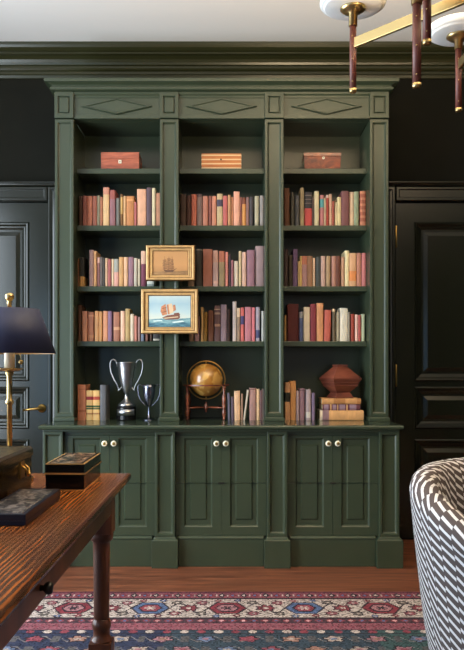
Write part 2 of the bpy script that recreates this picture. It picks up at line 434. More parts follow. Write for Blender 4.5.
RB = [.12, .3, .5, .7, .86]
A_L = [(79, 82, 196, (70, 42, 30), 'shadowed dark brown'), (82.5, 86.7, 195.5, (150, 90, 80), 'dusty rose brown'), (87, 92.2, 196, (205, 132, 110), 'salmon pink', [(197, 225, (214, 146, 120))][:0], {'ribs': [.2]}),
       (92.5, 96.7, 196, (170, 105, 90), 'brick pink'), (97, 99.8, 195.5, (152, 147, 126), 'thin sage grey'), (100, 102.6, 197, (182, 122, 96), 'thin tan'),
       (103, 109, 187.3, (226, 188, 142), 'tall cream', [(187.3, 194.5, (212, 146, 125))]), (109.5, 115.3, 190, (150, 106, 114), 'tall mauve', [(190, 199, (158, 88, 82))]),
       (116.2, 119.8, 198, (112, 110, 106), 'short grey'), (120.3, 122.8, 194, (125, 88, 52), 'thin olive brown', [(197, 214, (205, 165, 105))]), (123.4, 126, 196, (215, 170, 125), 'thin cream tan'),
       (126.3, 134, 196, (196, 132, 84), 'wide caramel leather', [(199, 201, (220, 160, 105))], {'ribs': [.2, .8]}), (134.2, 136.6, 202, (186, 108, 108), 'short thin rose'), (137, 146.2, 189, (228, 174, 144), 'wide tall peach'),
       (146.5, 151.8, 187.5, (98, 78, 88), 'tall aubergine'), (152, 155.6, 188, (228, 208, 170), 'tall ivory'), (155.8, 161, 193, (205, 144, 114), 'peach tan')]
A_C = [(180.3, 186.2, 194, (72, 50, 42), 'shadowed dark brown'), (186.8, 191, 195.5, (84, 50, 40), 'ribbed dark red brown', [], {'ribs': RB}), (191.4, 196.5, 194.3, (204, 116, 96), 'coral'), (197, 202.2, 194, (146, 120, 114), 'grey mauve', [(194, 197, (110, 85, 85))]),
       (202.8, 207.8, 196, (208, 138, 118), 'salmon'), (208.2, 211.6, 196, (155, 98, 92), 'slim rosewood'), (212, 216.4, 196, (212, 142, 118), 'pale salmon'), (217, 222.7, 193.7, (204, 180, 140), 'cream with dark blue blot', [(199.5, 206.5, (74, 68, 88))]),
       (223.1, 227.6, 195.8, (198, 106, 102), 'rose red'), (228, 230.8, 195, (206, 154, 112), 'slim tan'), (231, 233.5, 197, (192, 132, 98), 'thin peach brown'), (233.8, 239.8, 191.5, (232, 168, 144), 'tallest peach pink'),
       (240.1, 241.8, 197, (150, 92, 82), 'very thin rose brown'), (242.1, 246, 197.5, (214, 150, 86), 'caramel with dark top', [(197.5, 204, (118, 64, 46))]), (246.4, 249, 197, (154, 114, 108), 'slim mauve'), (249.4, 253.2, 197, (76, 70, 76), 'dark slate'),
       (254.8, 259, 196, (188, 178, 152), 'pale stone'), (260, 264, 195.5, (166, 156, 152), 'light grey')]
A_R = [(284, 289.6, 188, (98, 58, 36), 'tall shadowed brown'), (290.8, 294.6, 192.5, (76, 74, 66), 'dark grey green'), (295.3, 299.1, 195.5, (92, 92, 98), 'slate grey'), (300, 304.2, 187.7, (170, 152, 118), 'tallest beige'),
       (304.8, 312, 192, (54, 50, 54), 'black-topped red', [(208.3, 225.5, (208, 84, 80)), (195, 195.6, (150, 140, 135)), (199, 199.6, (150, 140, 135)), (203, 203.5, (150, 140, 135))]), (312.3, 314.2, 197, (98, 80, 70), 'thin grey brown'), (314.6, 319, 191, (228, 212, 172), 'tall ivory'),
       (320, 324, 195, (194, 124, 124), 'pink with teal band', [(199, 207.5, (88, 160, 164))]), (324.2, 326, 198, (204, 182, 148), 'thin cream'), (326.3, 328.8, 195, (172, 72, 58), 'thin red', [(195, 198, (225, 190, 175))]),
       (329.1, 331.9, 194, (218, 176, 150), 'thin pale peach'), (332.1, 334.6, 201, (168, 88, 72), 'short brick red'), (335, 337.2, 202.5, (222, 204, 164), 'short thin cream'), (337.5, 341.2, 197, (226, 206, 156), 'cream gold'),
       (341.6, 349.2, 191, (126, 80, 80), 'wide burgundy'), (349.5, 354, 192, (226, 192, 162), 'peach cream', [(192, 225, (226, 192, 162))]), (354.4, 358.9, 191.5, (154, 162, 132), 'sage green'),
       (360, 367, 191, (204, 136, 106), 'banded terracotta', [(194, 197.5, (168, 94, 74)), (200, 203.5, (168, 94, 74)), (206, 209.5, (168, 94, 74)), (212, 215.5, (168, 94, 74)), (218, 221.5, (168, 94, 74))])]
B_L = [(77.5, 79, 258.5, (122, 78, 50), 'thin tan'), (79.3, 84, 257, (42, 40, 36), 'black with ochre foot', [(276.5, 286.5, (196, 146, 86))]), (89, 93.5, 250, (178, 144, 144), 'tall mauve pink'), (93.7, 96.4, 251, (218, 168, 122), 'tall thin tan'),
       (97, 99.8, 257, (154, 108, 108), 'mauve with pale pink top', [(257.5, 263, (228, 184, 174))]), (100, 102.4, 257, (122, 112, 112), 'thin grey mauve'), (102.6, 104.9, 258, (78, 74, 72), 'thin charcoal'), (105.1, 107.5, 258, (222, 188, 158), 'thin cream'),
       (107.8, 111.2, 259, (168, 98, 98), 'dusty rose'), (111.5, 113.7, 259, (226, 202, 172), 'thin ivory'), (114, 118.6, 259, (166, 166, 160), 'grey with pink foot', [(272, 286.5, (216, 162, 152))]), (119, 123.5, 257, (202, 156, 106), 'golden tan'),
       (123.9, 127.8, 257, (226, 182, 148), 'peach cream'), (128, 133.5, 257, (152, 116, 132), 'wide plum mauve'), (134, 137.3, 258, (198, 188, 172), 'pale grey'), (138, 140.3, 259, (208, 192, 168), 'thin pale cream'),
       (141, 145.8, 251, (128, 66, 86), 'tall plum with cream top', [(251, 264, (218, 178, 158))]), (147, 154, 256, (150, 158, 154), 'grey half hidden by small picture', [(279, 284, (215, 215, 205))])]
B_C = [(188, 194.3, 256, (156, 124, 98), 'tan half hidden by small picture'), (195.5, 202.2, 248.5, (48, 42, 38), 'tall black', [(249.5, 250.3, (140, 130, 120))]), (203, 212.4, 249, (168, 108, 92), 'wide terracotta rose'), (213, 218.2, 250.5, (208, 178, 182), 'lilac with peach label', [(251, 262.5, (222, 176, 164)), (281, 283.5, (230, 190, 185))]),
       (219, 224.6, 251, (164, 146, 116), 'sage with salmon top', [(251, 262, (190, 118, 98))]), (225.4, 228.2, 252, (222, 142, 132), 'slim coral pink'), (229, 230.9, 254.5, (74, 58, 68), 'thin dark plum'), (231.2, 233.5, 260, (168, 112, 122), 'short rose mauve'),
       (234, 238.1, 261, (226, 212, 196), 'short ivory'), (238.9, 241.4, 251, (222, 198, 158), 'slim cream'), (242.1, 246.3, 252, (218, 178, 162), 'peach pink'), (247, 254.6, 250, (152, 112, 128), 'wide plum pink'), (255.5, 264, 246, (168, 142, 146), 'tallest wide mauve')]
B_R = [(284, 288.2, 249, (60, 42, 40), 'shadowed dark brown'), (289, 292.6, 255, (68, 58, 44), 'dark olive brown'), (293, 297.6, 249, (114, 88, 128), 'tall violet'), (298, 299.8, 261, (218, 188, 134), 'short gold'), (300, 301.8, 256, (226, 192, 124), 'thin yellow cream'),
       (302, 307, 256, (182, 140, 142), 'mauve with terracotta top', [(256, 264.5, (192, 122, 98))]), (307.3, 312.6, 256, (162, 118, 88), 'tan brown'), (313, 315.2, 258, (222, 188, 158), 'thin cream pink'), (316, 320.6, 257, (74, 78, 78), 'slate'), (321, 325.6, 256, (198, 164, 154), 'pink grey'),
       (326.4, 330.6, 256, (178, 148, 114), 'olive tan'), (331.8, 336, 256, (184, 134, 120), 'dusty pink brown'), (336.2, 340.4, 256, (110, 64, 50), 'chocolate'), (341, 344.6, 257, (198, 154, 128), 'peach tan'), (345, 349.2, 250.5, (232, 218, 174), 'tallest pale cream'),
       (349.8, 356.6, 253, (216, 168, 130), 'peach with orange label', [(271, 281, (226, 142, 82))]), (357, 361.5, 253, (188, 128, 108), 'rose brown'), (361.9, 366.6, 253, (208, 128, 128), 'rose pink')]
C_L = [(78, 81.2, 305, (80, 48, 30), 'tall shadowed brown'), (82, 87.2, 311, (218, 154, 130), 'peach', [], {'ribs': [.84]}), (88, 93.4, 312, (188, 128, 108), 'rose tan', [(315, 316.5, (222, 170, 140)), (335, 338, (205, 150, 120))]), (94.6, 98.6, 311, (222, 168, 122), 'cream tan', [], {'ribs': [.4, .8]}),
       (99, 102.2, 311.5, (208, 154, 104), 'golden tan'), (103, 107.6, 311, (224, 158, 124), 'peach orange'), (107.8, 112, 311, (138, 108, 138), 'violet mauve'), (113.4, 119.6, 312, (170, 114, 94), 'wide ribbed rosewood', [(327, 330, (215, 165, 130))], {'ribs': RB}),
       (120.4, 124.8, 311, (236, 192, 168), 'peach cream'), (125.3, 129.9, 308.7, (190, 160, 110), 'tall olive gold'), (130.3, 134, 314, (226, 206, 182), 'pale cream'), (134.3, 137.2, 316, (208, 134, 118), 'coral pink'), (138, 140.2, 317, (172, 134, 128), 'thin grey pink'),
       (141, 144.2, 316, (124, 132, 152), 'blue grey under large picture'), (145, 147.8, 316, (192, 134, 118), 'rose under large picture'), (150, 152, 316, (96, 70, 56), 'brown under large picture'), (153, 159.6, 316, (70, 66, 66), 'dark pale-footed', [(338.8, 340.6, (215, 205, 190))])]
C_C = [(189, 193.4, 315, (168, 128, 104), 'tan half hidden by large picture'), (194.4, 199.4, 316, (152, 114, 118), 'mauve beside large picture'), (200.8, 203.4, 307, (190, 154, 104), 'slim pale tan'), (203.6, 207.2, 312, (146, 108, 46), 'olive gold'), (208, 213.6, 310.5, (112, 70, 54), 'reddish brown'),
       (214.4, 220.4, 305.5, (100, 74, 78), 'dark mauve with pale titles', [(309, 309.7, (190, 170, 150)), (312.5, 314.5, (170, 145, 130)), (324, 326.5, (185, 150, 130))]), (220.8, 226.6, 304.5, (150, 130, 146), 'tall lilac'), (227, 230.2, 309, (56, 36, 32), 'very dark brown'), (232.7, 236.5, 301.5, (208, 194, 194), 'tallest pale pinkish'),
       (237, 240.2, 308, (164, 138, 118), 'tan with cream top', [(308, 317, (236, 208, 178))]), (240.8, 244.2, 307.5, (216, 112, 108), 'coral with blue band', [(316, 324.5, (78, 72, 122))]), (245, 251.6, 307, (192, 124, 138), 'wide pink mauve'), (252, 255.2, 307.5, (216, 122, 132), 'crimson pink'),
       (256, 260, 307, (172, 162, 176), 'lavender grey with navy foot', [(330, 338, (80, 80, 120))]), (261.6, 264.6, 311, (208, 208, 204), 'pale grey')]
C_R = [(284.2, 286.6, 315, (168, 128, 80), 'short tan gold'), (287.5, 298.6, 304, (88, 32, 32), 'very wide dark maroon'), (299.4, 303, 311.5, (88, 98, 142), 'blue with grey top', [(312, 318, (160, 160, 165))]), (303.8, 310, 307, (222, 202, 176), 'cream'), (310.5, 316.2, 304, (138, 58, 68), 'tall burgundy'),
       (316.8, 323.4, 303, (220, 156, 112), 'tall ribbed orange tan', [], {'ribs': RB}), (324, 330.4, 310, (196, 100, 86), 'leaning salmon red', [], {'lean': 1.5}), (332.6, 335.4, 309, (102, 88, 68), 'olive with cream top', [(309, 311.5, (225, 200, 165))]), (335.8, 339.4, 312, (188, 182, 162), 'pale sage grey'), (339.9, 347.8, 308, (224, 218, 204), 'wide white'),
       (348, 350, 312, (152, 142, 128), 'thin stone grey'), (351, 354.6, 314, (152, 62, 48), 'red brown'), (355.4, 357.9, 314.5, (236, 192, 182), 'cream pink'), (358.2, 361, 315, (182, 92, 88), 'crimson'), (361.4, 365, 314, (188, 198, 168), 'pale sage')]
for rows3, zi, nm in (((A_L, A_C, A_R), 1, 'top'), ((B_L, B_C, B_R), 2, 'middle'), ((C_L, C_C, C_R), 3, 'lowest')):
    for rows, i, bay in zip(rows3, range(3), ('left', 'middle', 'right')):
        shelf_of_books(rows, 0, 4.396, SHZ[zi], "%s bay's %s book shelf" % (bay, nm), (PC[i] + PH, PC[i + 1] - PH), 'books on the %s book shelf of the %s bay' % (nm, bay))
LG = [(386.5, 389, (236, 190, 140)), (396, 400, (150, 40, 52)), (405.5, 409.5, (44, 74, 40)), (413, 415, (150, 95, 60))]
LG2 = [(396, 400, (165, 62, 48)), (405.5, 409.5, (44, 74, 40)), (413, 415, (150, 95, 60))]
D_L = [(77, 85.6, 384.7, (202, 130, 100), 'tall terracotta', [(389, 390, (160, 90, 70)), (410, 412, (170, 100, 70))], {'ribs': RB}), (86, 92.8, 390.5, (228, 188, 126), 'gold with red and green labels', LG, {'ribs': [.2, .42, .6, .8]}), (93, 99.6, 390.5, (226, 184, 120), 'gold with orange and green labels', LG2, {'ribs': [.2, .42, .6, .8]}), (99.9, 106, 385, (100, 100, 106), 'tall slate grey')]
D_C = [(228, 230.6, 393, (98, 94, 114), 'blue grey leaning', [], {'lean': -1.6}), (231.4, 234.2, 397, (96, 80, 96), 'short dark plum', [], {'lean': -1.0}), (234.6, 240.4, 391, (228, 184, 148), 'cream peach', [], {'lean': -1}), (241.2, 243, 394, (168, 132, 112), 'thin tan'), (243.3, 245, 390, (214, 200, 184), 'thin white leaning', [], {'lean': 7.5}),
       (249.5, 256, 388, (174, 134, 128), 'tallest dusty rose', [(389, 390, (130, 90, 85))], {'ribs': [.8]}), (256.3, 259.7, 389, (238, 198, 158), 'cream peach upright'), (260, 262.3, 390.5, (124, 90, 90), 'thin plum'), (262.8, 264.6, 389, (170, 150, 146), 'thin mauve grey')]
D_R = [(285, 290, 382.5, (222, 168, 130), 'peach with black band', [(392.5, 402, (42, 44, 40))]), (290.5, 296, 381, (226, 162, 104), 'tallest orange tan', [], {'ribs': [.15, .9]}), (296.6, 298.9, 391, (194, 168, 174), 'slim lilac'), (299.2, 304.6, 388.5, (154, 118, 130), 'mauve', [(390, 391, (110, 80, 90))]),
       (306, 311, 389.5, (178, 158, 164), 'lilac grey with white foot', [(412, 418, (222, 214, 210))], {'dy': 0}), (311.8, 315, 393, (134, 114, 144), 'short violet')]
for rows, i, pl in ((D_L, 0, 'ledge beside the trophies'), (D_C, 1, 'ledge beside the globe'), (D_R, 2, 'ledge of right bay')):
    shelf_of_books(rows, 0, 4.35, CT, pl, (PC[i] + PH + .0078, PC[i + 1] - PH - .0078), 'books on the ledge of the %s bay' % ('left', 'middle', 'right')[i])

# stack lying under the tea caddy
def flat_book(px0, px1, ytop, zb, ybk, depth, cols, bands, label, rot):
    ys = ybk; x0, x1 = X(px0, ys), X(px1, ys); L = x1 - x0; h = Z(ytop, ys) - zb
    t = .003; rr = .007; n = 8
    outer = [(depth, 0)] + [(rr - rr * math.sin(math.pi * k / n), h / 2 - h / 2 * math.cos(math.pi * k / n)) for k in range(n + 1)] + [(depth, h)]
    inner = [(depth, h - t)] + [(rr + .003 - rr * math.sin(math.pi * k / n), h / 2 + (h / 2 - t) * math.cos(math.pi * k / n)) for k in range(n + 1)] + [(depth, t)]
    loop = outer + inner
    xs = sorted({0., 1.} | {b[0] for b in bands} | {b[1] for b in bands}); ms = []
    for a, b in zip(xs[:-1], xs[1:]):
        mm = 0
        for u0, u1, mi in bands:
            if u0 - 1e-6 <= a and b <= u1 + 1e-6: mm = mi
        ms.append(mm)
    m = MB(); m.loops([[((u - .5) * L, y, z) for y, z in loop] for u in xs], ms=ms)
    o = m.build('book', [cloth(c) for c in cols])
    p = MB(); p.box(-L / 2 + .003, L / 2 - .003, rr + .004, depth - .004, t + .0003, h - t - .0003); p.build('page_block', PAGES, o)
    o.location = ((x0 + x1) / 2, ys, zb + .0003); o.rotation_euler = (0, 0, rot)
    tag(o, label, 'book', 'lying books under the wooden caddy')
    return zb + h + .0003
z = flat_book(320.4, 363.7, 410.6, CT, 4.33, .19, [(222, 168, 112), (150, 116, 122), (226, 206, 182)], [(.05, .2, 1), (0, .05, 2)], 'thick tan book with mauve spine patch lying at bottom of the stack', 0)
z = flat_book(322.5, 360.2, 404.4, z, 4.336, .18, [(104, 52, 60), (150, 122, 138), (205, 160, 110)], [(.04, .16, 1), (.2, .24, 2), (.27, .36, 1), (.39, .42, 2), (.45, .6, 1), (.63, .67, 2), (.72, .9, 1)], 'maroon book with gilt panels lying in the middle of the stack', .01)
z = flat_book(322, 361, 398.6, z, 4.333, .18, [(178, 120, 70), (205, 150, 96)], [(.0, .3, 1), (.6, .9, 1)], 'ochre leather book lying on top of the stack beneath the caddy', -.008)
# faceted wooden caddy
cx, cy = X(340.0, 4.44), 4.44
s2 = math.sqrt(2) / 2
cad = thing('tea_caddy', (cx, cy, z + .0005), 'faceted reddish wooden caddy standing on the stack of lying books', 'box')
CADW = two_tone('reddish_caddy_wood', (96, 48, 36), (138, 78, 60), 6, (1, 1, 6), .3, coat=.35)
def sq(w_, z_, rot=math.radians(20)):
    return [(cx + w_ / 2 * 1.41421 * math.cos(rot + math.pi / 4 + k * math.pi / 2), cy + w_ / 2 * 1.41421 * math.sin(rot + math.pi / 4 + k * math.pi / 2), z_) for k in range(4)]
b0 = z + .0005
w = MB(); w.loops([sq(.118, b0), sq(.118, b0 + .006), sq(.088, b0 + .030), sq(.088, b0 + .034), sq(.155, b0 + .072), sq(.155, b0 + .078), sq(.168, b0 + .093)])
w.build('body', CADW, cad, (cx, cy, b0), bevel=.0012)
w = MB(); w.loops([sq(.168, b0 + .0935), sq(.188, b0 + .112), sq(.188, b0 + .118), sq(.062, b0 + .186), sq(.062, b0 + .188), sq(.068, b0 + .188), sq(.068, b0 + .199)])
w.build('lid', CADW, cad, (cx, cy, b0), bevel=.0012)

# ------------------------------------------------------------------ boxes on the top shelf
def wooden_box(px0, px1, pyt, m_, label, lock, slats=None, taper=0.0, lid=True):
    y0 = 4.40; x0, x1 = X(px0, y0), X(px1, y0); h = Z(pyt, y0) - SHZ[0]; d = .15
    b0 = SHZ[0] + .0004; O = ((x0 + x1) / 2, y0 + d / 2, b0)
    t = thing('wooden_box', O, label, 'box', 'wooden boxes on the top shelf')
    if slats:
        n = 9; w = MB(); hs = [.62 if k % 2 else 1.38 for k in range(n)]; hs = [.5 if k in (0, n - 1) else q for k, q in enumerate(hs)]; cs = [sum(hs[:k]) / sum(hs) for k in range(n + 1)]
        for k in range(n):
            a, b = b0 + h * cs[k], b0 + h * cs[k + 1]
            w.box(x0 + (0 if k % 2 else .0015), x1 - (0 if k % 2 else .0015), y0 + (0 if k % 2 == 0 else .0008), y0 + d, a, b - .0001, 0 if k % 2 == 0 else 1)
        w.build('body', slats, t, O)
        zl = b0 + h * .5
    else:
        zl = b0 + h * (.62 if lid else .8)
        w = MB(); w.loops([[(x0 + taper, y0 + taper, b0), (x1 - taper, y0 + taper, b0), (x1 - taper, y0 + d, b0), (x0 + taper, y0 + d, b0)],
                           [(x0 + taper * .3, y0 + taper * .3, zl - .001), (x1 - taper * .3, y0 + taper * .3, zl - .001), (x1 - taper * .3, y0 + d, zl - .001), (x0 + taper * .3, y0 + d, zl - .001)]])
        w.build('body', m_, t, O, bevel=.0012)
        w = MB(); w.box(x0, x1, y0 - .0005, y0 + d, zl, b0 + h); w.build('lid', m_, t, O, bevel=.0015)
    lx, lz = X(lock[0], y0), Z(lock[1], y0)
    w = MB()
    if lock[2] == 'square': w.panel(lx - .009, lx + .009, lz - .010, lz + .010, y0 - .0035, [(0, 0), (.006, 0), (.006, .001)], y0 - .001, ms=[0, 0, 1, 1])
    else:
        r = .008 if lock[2] == 'round' else .005
        w.loops([[(lx + q * math.cos(2 * math.pi * j / 16), y, lz + q * math.sin(2 * math.pi * j / 16)) for j in range(16)] for q, y in ((r, y0 - .001), (r, y0 - .003), (r * .4, y0 - .0036), (r * .3, y0 - .003))], ms=[0, 0, 1])
    tag(w.build('escutcheon', [IVORY, DKM] if lock[2] != 'hole' else [DKM, DKM], t, O), 'pale lock plate' if lock[2] != 'hole' else 'dark keyhole')
wooden_box(101, 139, 152.2, two_tone('red_cedar_wood', (140, 66, 44), (184, 98, 68), 9, (1, 1, 6), .4, coat=.2), 'reddish wooden box with square ivory lock plate on the left top shelf', (120, 161.8, 'square'))
wooden_box(201.4, 241.4, 153.6, None, 'orange wooden box with pale horizontal stripes on the middle top shelf', (221, 159.6, 'hole'),
           slats=[two_tone('orange_slat_wood', (172, 92, 38), (206, 124, 58), 9, (1, 1, 6), .45), mat('pale_slat_wood', (222, 186, 138), .5)])
wooden_box(303.8, 341.4, 152.6, two_tone('burr_mahogany', (92, 34, 22), (160, 72, 40), 14, (1, 1, 1.5), .22, dist=2.0, coat=.5), 'dark glossy mahogany box with round ivory lock plate on the right top shelf', (323.5, 158, 'round'), taper=.006, lid=False)

# ------------------------------------------------------------------ pictures hung on the post
def picture(px0, px1, py0, py1, cx0, cx1, cy0, cy1, label, paint, mats, cat='picture', skew=0):
    yf_ = 4.235
    x0, x1, zt, zb = X(px0, yf_), X(px1, yf_), Z(py0, yf_), Z(py1, yf_)
    O = ((x0 + x1) / 2, 4.271, zb)
    t = thing('framed_picture', O, label, cat, 'gilt framed ship pictures hung on the post')
    tw = (X(cx0, yf_) - x0 + x1 - X(cx1, yf_)) / 2
    th = (zt - Z(cy0, yf_) + Z(cy1, yf_) - zb) / 2
    w = MB()
    w.panel(x0, x1, zb, zt, yf_, [(0, .012), (.004, .003), (.010, 0)] + [((tw * k, th * k), d) for k, d in ((.42, .002), (.55, .010), (.72, .011), (.80, .007), (.9, .008), (1, .014))], 4.271,
            ms=[1, 1, 0, 0, 1, 0, 0, 0, 1, 1], center=False)
    w.build('frame', [GOLDL, GOLDD], t, O)
    ax, bx, az, bz = x0 + tw, x1 - tw, zb + th, zt - th
    w = MB(); w.box(ax, bx, yf_ + .014, 4.2705, az, bz, 0)
    yy = yf_ + .0138
    def P(pts, m, lev=0):
        w.poly([(ax + (bx - ax) * u, yy - lev * .00025, bz - (bz - az) * v) for u, v in pts], m)
    paint(P)
    w.build('canvas', mats, t, O, recalc=False)
    return t
def sky_mat(name, stops, rough=.5, nscale=5, namt=.18):
    m, nt, b = new_mat(name)
    tc = N(nt, 'ShaderNodeTexCoord'); sp = N(nt, 'ShaderNodeSeparateXYZ'); nt.links.new(tc.outputs['Generated'], sp.inputs[0])
    ns = N(nt, 'ShaderNodeTexNoise'); ns.inputs['Scale'].default_value = nscale; ns.inputs['Detail'].default_value = 5
    nt.links.new(tc.outputs['Generated'], ns.inputs['Vector'])
    ma = N(nt, 'ShaderNodeMath', operation='MULTIPLY_ADD'); ma.inputs[1].default_value = namt; nt.links.new(ns.outputs['Fac'], ma.inputs[0])
    sb = N(nt, 'ShaderNodeMath', operation='SUBTRACT'); sb.inputs[1].default_value = namt / 2
    nt.links.new(sp.outputs['Z'], ma.inputs[2]); nt.links.new(ma.outputs[0], sb.inputs[0])
    rp = N(nt, 'ShaderNodeValToRGB'); cr = rp.color_ramp
    while len(cr.elements) < len(stops): cr.elements.new(.5)
    for e, (p, c) in zip(cr.elements, stops): e.position = p; e.color = lin(c)
    nt.links.new(sb.outputs[0], rp.inputs['Fac']); nt.links.new(rp.outputs['Color'], b.inputs['Base Color']); b.inputs['Roughness'].default_value = rough
    return m
def paint_old(P):
    P([(0, .88), (.3, .85), (.7, .86), (1, .83), (1, 1), (0, 1)], 1, 1)
    P([(.30, .80), (.58, .80), (.60, .83), (.57, .89), (.36, .89)], 2, 2)
    P([(.58, .80), (.68, .72), (.685, .73), (.60, .83)], 2, 2)
    for x0, x1, yt, yb in ((.27, .37, .34, .46), (.26, .38, .48, .60), (.27, .39, .62, .75), (.39, .49, .28, .41), (.38, .50, .43, .56), (.39, .51, .58, .76), (.50, .57, .32, .44), (.50, .58, .46, .58), (.50, .59, .60, .75)):
        P([(x0, yt + .03), ((x0 + x1) / 2, yt + .015), (x1, yt), (x1 + .02, (yt + yb) / 2), (x1 + .012, yb), ((x0 + x1) / 2, yb + .005), (x0 + .012, yb + .03), (x0 + .02, (yt + yb) / 2 + .03)], 3, 2)
        P([(x0 + .01, yb + .012), (x1 + .012, yb - .016), (x1 + .012, yb), (x0 + .012, yb + .03)], 2, 3)
    for xm in (.33, .45, .545): P([(xm, .22), (xm + .006, .22), (xm + .010, .82), (xm, .82)], 2, 4)
OLDM = [sky_mat('sepia_sky', [(0, (160, 112, 66)), (.4, (188, 138, 86)), (1, (180, 132, 82))]), two_tone('sepia_sea', (118, 86, 54), (162, 124, 80), 20, (1, 1, 4), .5), mat('sepia_ink', (92, 62, 44), .5), mat('sepia_sail', (150, 106, 66), .5)]
picture(145.5, 195, 244.8, 280.4, 153, 187.5, 251.5, 275, 'small gilt framed sepia picture of a sailing ship, upper of two', paint_old, OLDM)
def paint_junk(P):
    P([(0, .76), (.3, .73), (.6, .75), (1, .71), (1, 1), (0, 1)], 1, 1)
    P([(0, .90), (.25, .86), (.5, .9), (.8, .85), (1, .88), (1, 1), (0, 1)], 2, 2)
    P([(.1, .80), (.3, .78), (.34, .81), (.12, .83)], 5, 2); P([(.55, .84), (.8, .80), (.86, .83), (.6, .87)], 5, 3)
    P([(.32, .70), (.44, .63), (.70, .58), (.74, .62), (.75, .70), (.70, .76), (.40, .77)], 3, 3)
    P([(.60, .56), (.72, .54), (.755, .62), (.62, .64)], 3, 4)
    P([(.36, .71), (.70, .66), (.71, .69), (.38, .74)], 6, 5)
    P([(.30, .34), (.40, .26), (.44, .60), (.33, .64), (.28, .5)], 4, 4)
    P([(.43, .28), (.55, .24), (.60, .52), (.48, .60), (.46, .45)], 6, 4)
    P([(.43, .28), (.47, .27), (.50, .58), (.46, .60)], 4, 5)
    P([(.58, .30), (.63, .28), (.65, .46), (.59, .5)], 4, 5)
    P([(.32, .40), (.42, .36), (.425, .38), (.325, .42)], 3, 5); P([(.32, .52), (.43, .48), (.435, .5), (.325, .54)], 3, 5)
JM = [sky_mat('pale_blue_sky', [(.25, (206, 210, 196)), (.5, (176, 198, 200)), (.75, (156, 184, 194)), (1, (186, 202, 200))]), two_tone('painted_sea', (76, 124, 138), (146, 182, 182), 30, (1, 1, 3), .5), two_tone('painted_deep_sea', (52, 92, 110), (90, 140, 152), 30, (1, 1, 3), .5),
      mat('painted_hull', (120, 74, 58), .5), mat('painted_orange_sail', (190, 126, 88), .5, var=.2, scale=80), mat('painted_foam', (214, 228, 224), .5), mat('painted_cream_sail', (214, 186, 150), .5)]
picture(140.6, 198.3, 288.6, 333.8, 149.2, 191, 296, 327, 'larger gilt framed picture of a junk on blue sea, lower of two', paint_junk, JM)

# ------------------------------------------------------------------ trophies
def trophy_big():
    y = 4.36; cx = X(126.4, y); O = (cx, y, CT + .0004); b = CT + .0004
    t = thing('trophy_cup', O, 'large two-handled silver trophy cup on a black plinth', 'trophy', 'silver trophies')
    z = lambda py: Z(py, y)
    k = y / F
    w = MB(); w.lathe([(.058, b), (.058, b + .006), (.0575, z(412.5)), (.0575, z(407.5)), (.055, z(406.5)), (.03, z(406.3))], cx, y, 40, ms=[0, 0, 0, 0, 0])
    w.build('plinth', [BLACK], t, O)
    w = MB(); r = .0582
    arc = [math.radians(a) for a in range(-150, -29, 6)]
    w.loops([[(cx + r * math.cos(a), y + r * math.sin(a), zz) for a in arc] + [(cx + (r + .0012) * math.cos(a), y + (r + .0012) * math.sin(a), zz) for a in reversed(arc)] for zz in (z(415), z(408.8))], smooth=True)
    w.build('name_band', SILVER, t, O)
    w = MB(); w.lathe([(.049, z(406.2)), (.049, z(404.6)), (.044, z(403.5)), (.030, z(401.5)), (.014, z(399)), (.010, z(396.5)), (.0085, z(393.8)), (.016, z(392.6)), (.018, z(391)), (.024, z(389)), (.033, z(384)), (.042, z(377)), (.049, z(369)), (.0535, z(364)), (.056, z(362.6)), (.0565, z(362.2)), (.054, z(362.2)), (.050, z(366)), (.04, z(377)), (.02, z(388)), (.001, z(389))], cx, y, 44)
    w.build('bowl', SILVER, t, O)
    for s in (-1, 1):
        pts = [(51, 367.5), (55, 364), (62, 361.2), (73, 361), (88, 362.5), (98, 366), (100, 370), (97, 376), (86, 382), (72, 386), (58, 389.5), (50, 391), (51, 392.6)]
        px = [(126.4 + s * 9.2, 366.5), (126.4 + s * 9.7, 363), (126.4 + s * 11, 360.4), (126.4 + s * 13, 359.4), (126.4 + s * 15, 360.2), (126.4 + s * 16.2, 363), (126.4 + s * 16.3, 367), (126.4 + s * 15.2, 373), (126.4 + s * 12.6, 379), (126.4 + s * 9.4, 384.5), (126.4 + s * 7.8, 388.5), (126.4 + s * 8.2, 390.5), (126.4 + s * 6.2, 388.8), (126.4 + s * 4.8, 386.8)]
        w = MB(); w.tube([(X(a, y), y, z(bb)) for a, bb in px], .0034, 8); w.build('handle', SILVER, t, O)
def trophy_small():
    y = 4.35; cx = X(149, y); O = (cx, y, CT + .0004); b = CT + .0004
    t = thing('trophy_cup', O, 'small dark silver goblet trophy with wide looped handles, right of the large trophy', 'trophy', 'silver trophies')
    z = lambda py: Z(py, y)
    DS = mat('dark_silver', (122, 124, 140), rough=.2, metal=1.0)
    w = MB(); w.lathe([(.040, b), (.040, b + .004), (.030, b + .008), (.010, b + .016), (.007, z(413)), (.006, z(407.5)), (.009, z(406)), (.016, z(404.5)), (.027, z(400)), (.034, z(394)), (.037, z(388)), (.038, z(384.5)), (.036, z(384.5)), (.033, z(393)), (.02, z(402)), (.001, z(403.5))], cx, y, 40)
    w.build('bowl', DS, t, O)
    for s in (-1, 1):
        px = [(149 + s * 6.2, 386), (149 + s * 8, 385), (149 + s * 10, 384.8), (149 + s * 11, 386), (149 + s * 11, 390), (149 + s * 10.4, 395), (149 + s * 8.6, 400), (149 + s * 5, 404), (149 + s * 1.8, 406.3)]
        w = MB(); w.tube([(X(a, y), y, z(bb)) for a, bb in px], .0027, 8); w.build('handle', DS, t, O)
trophy_big(); trophy_small()

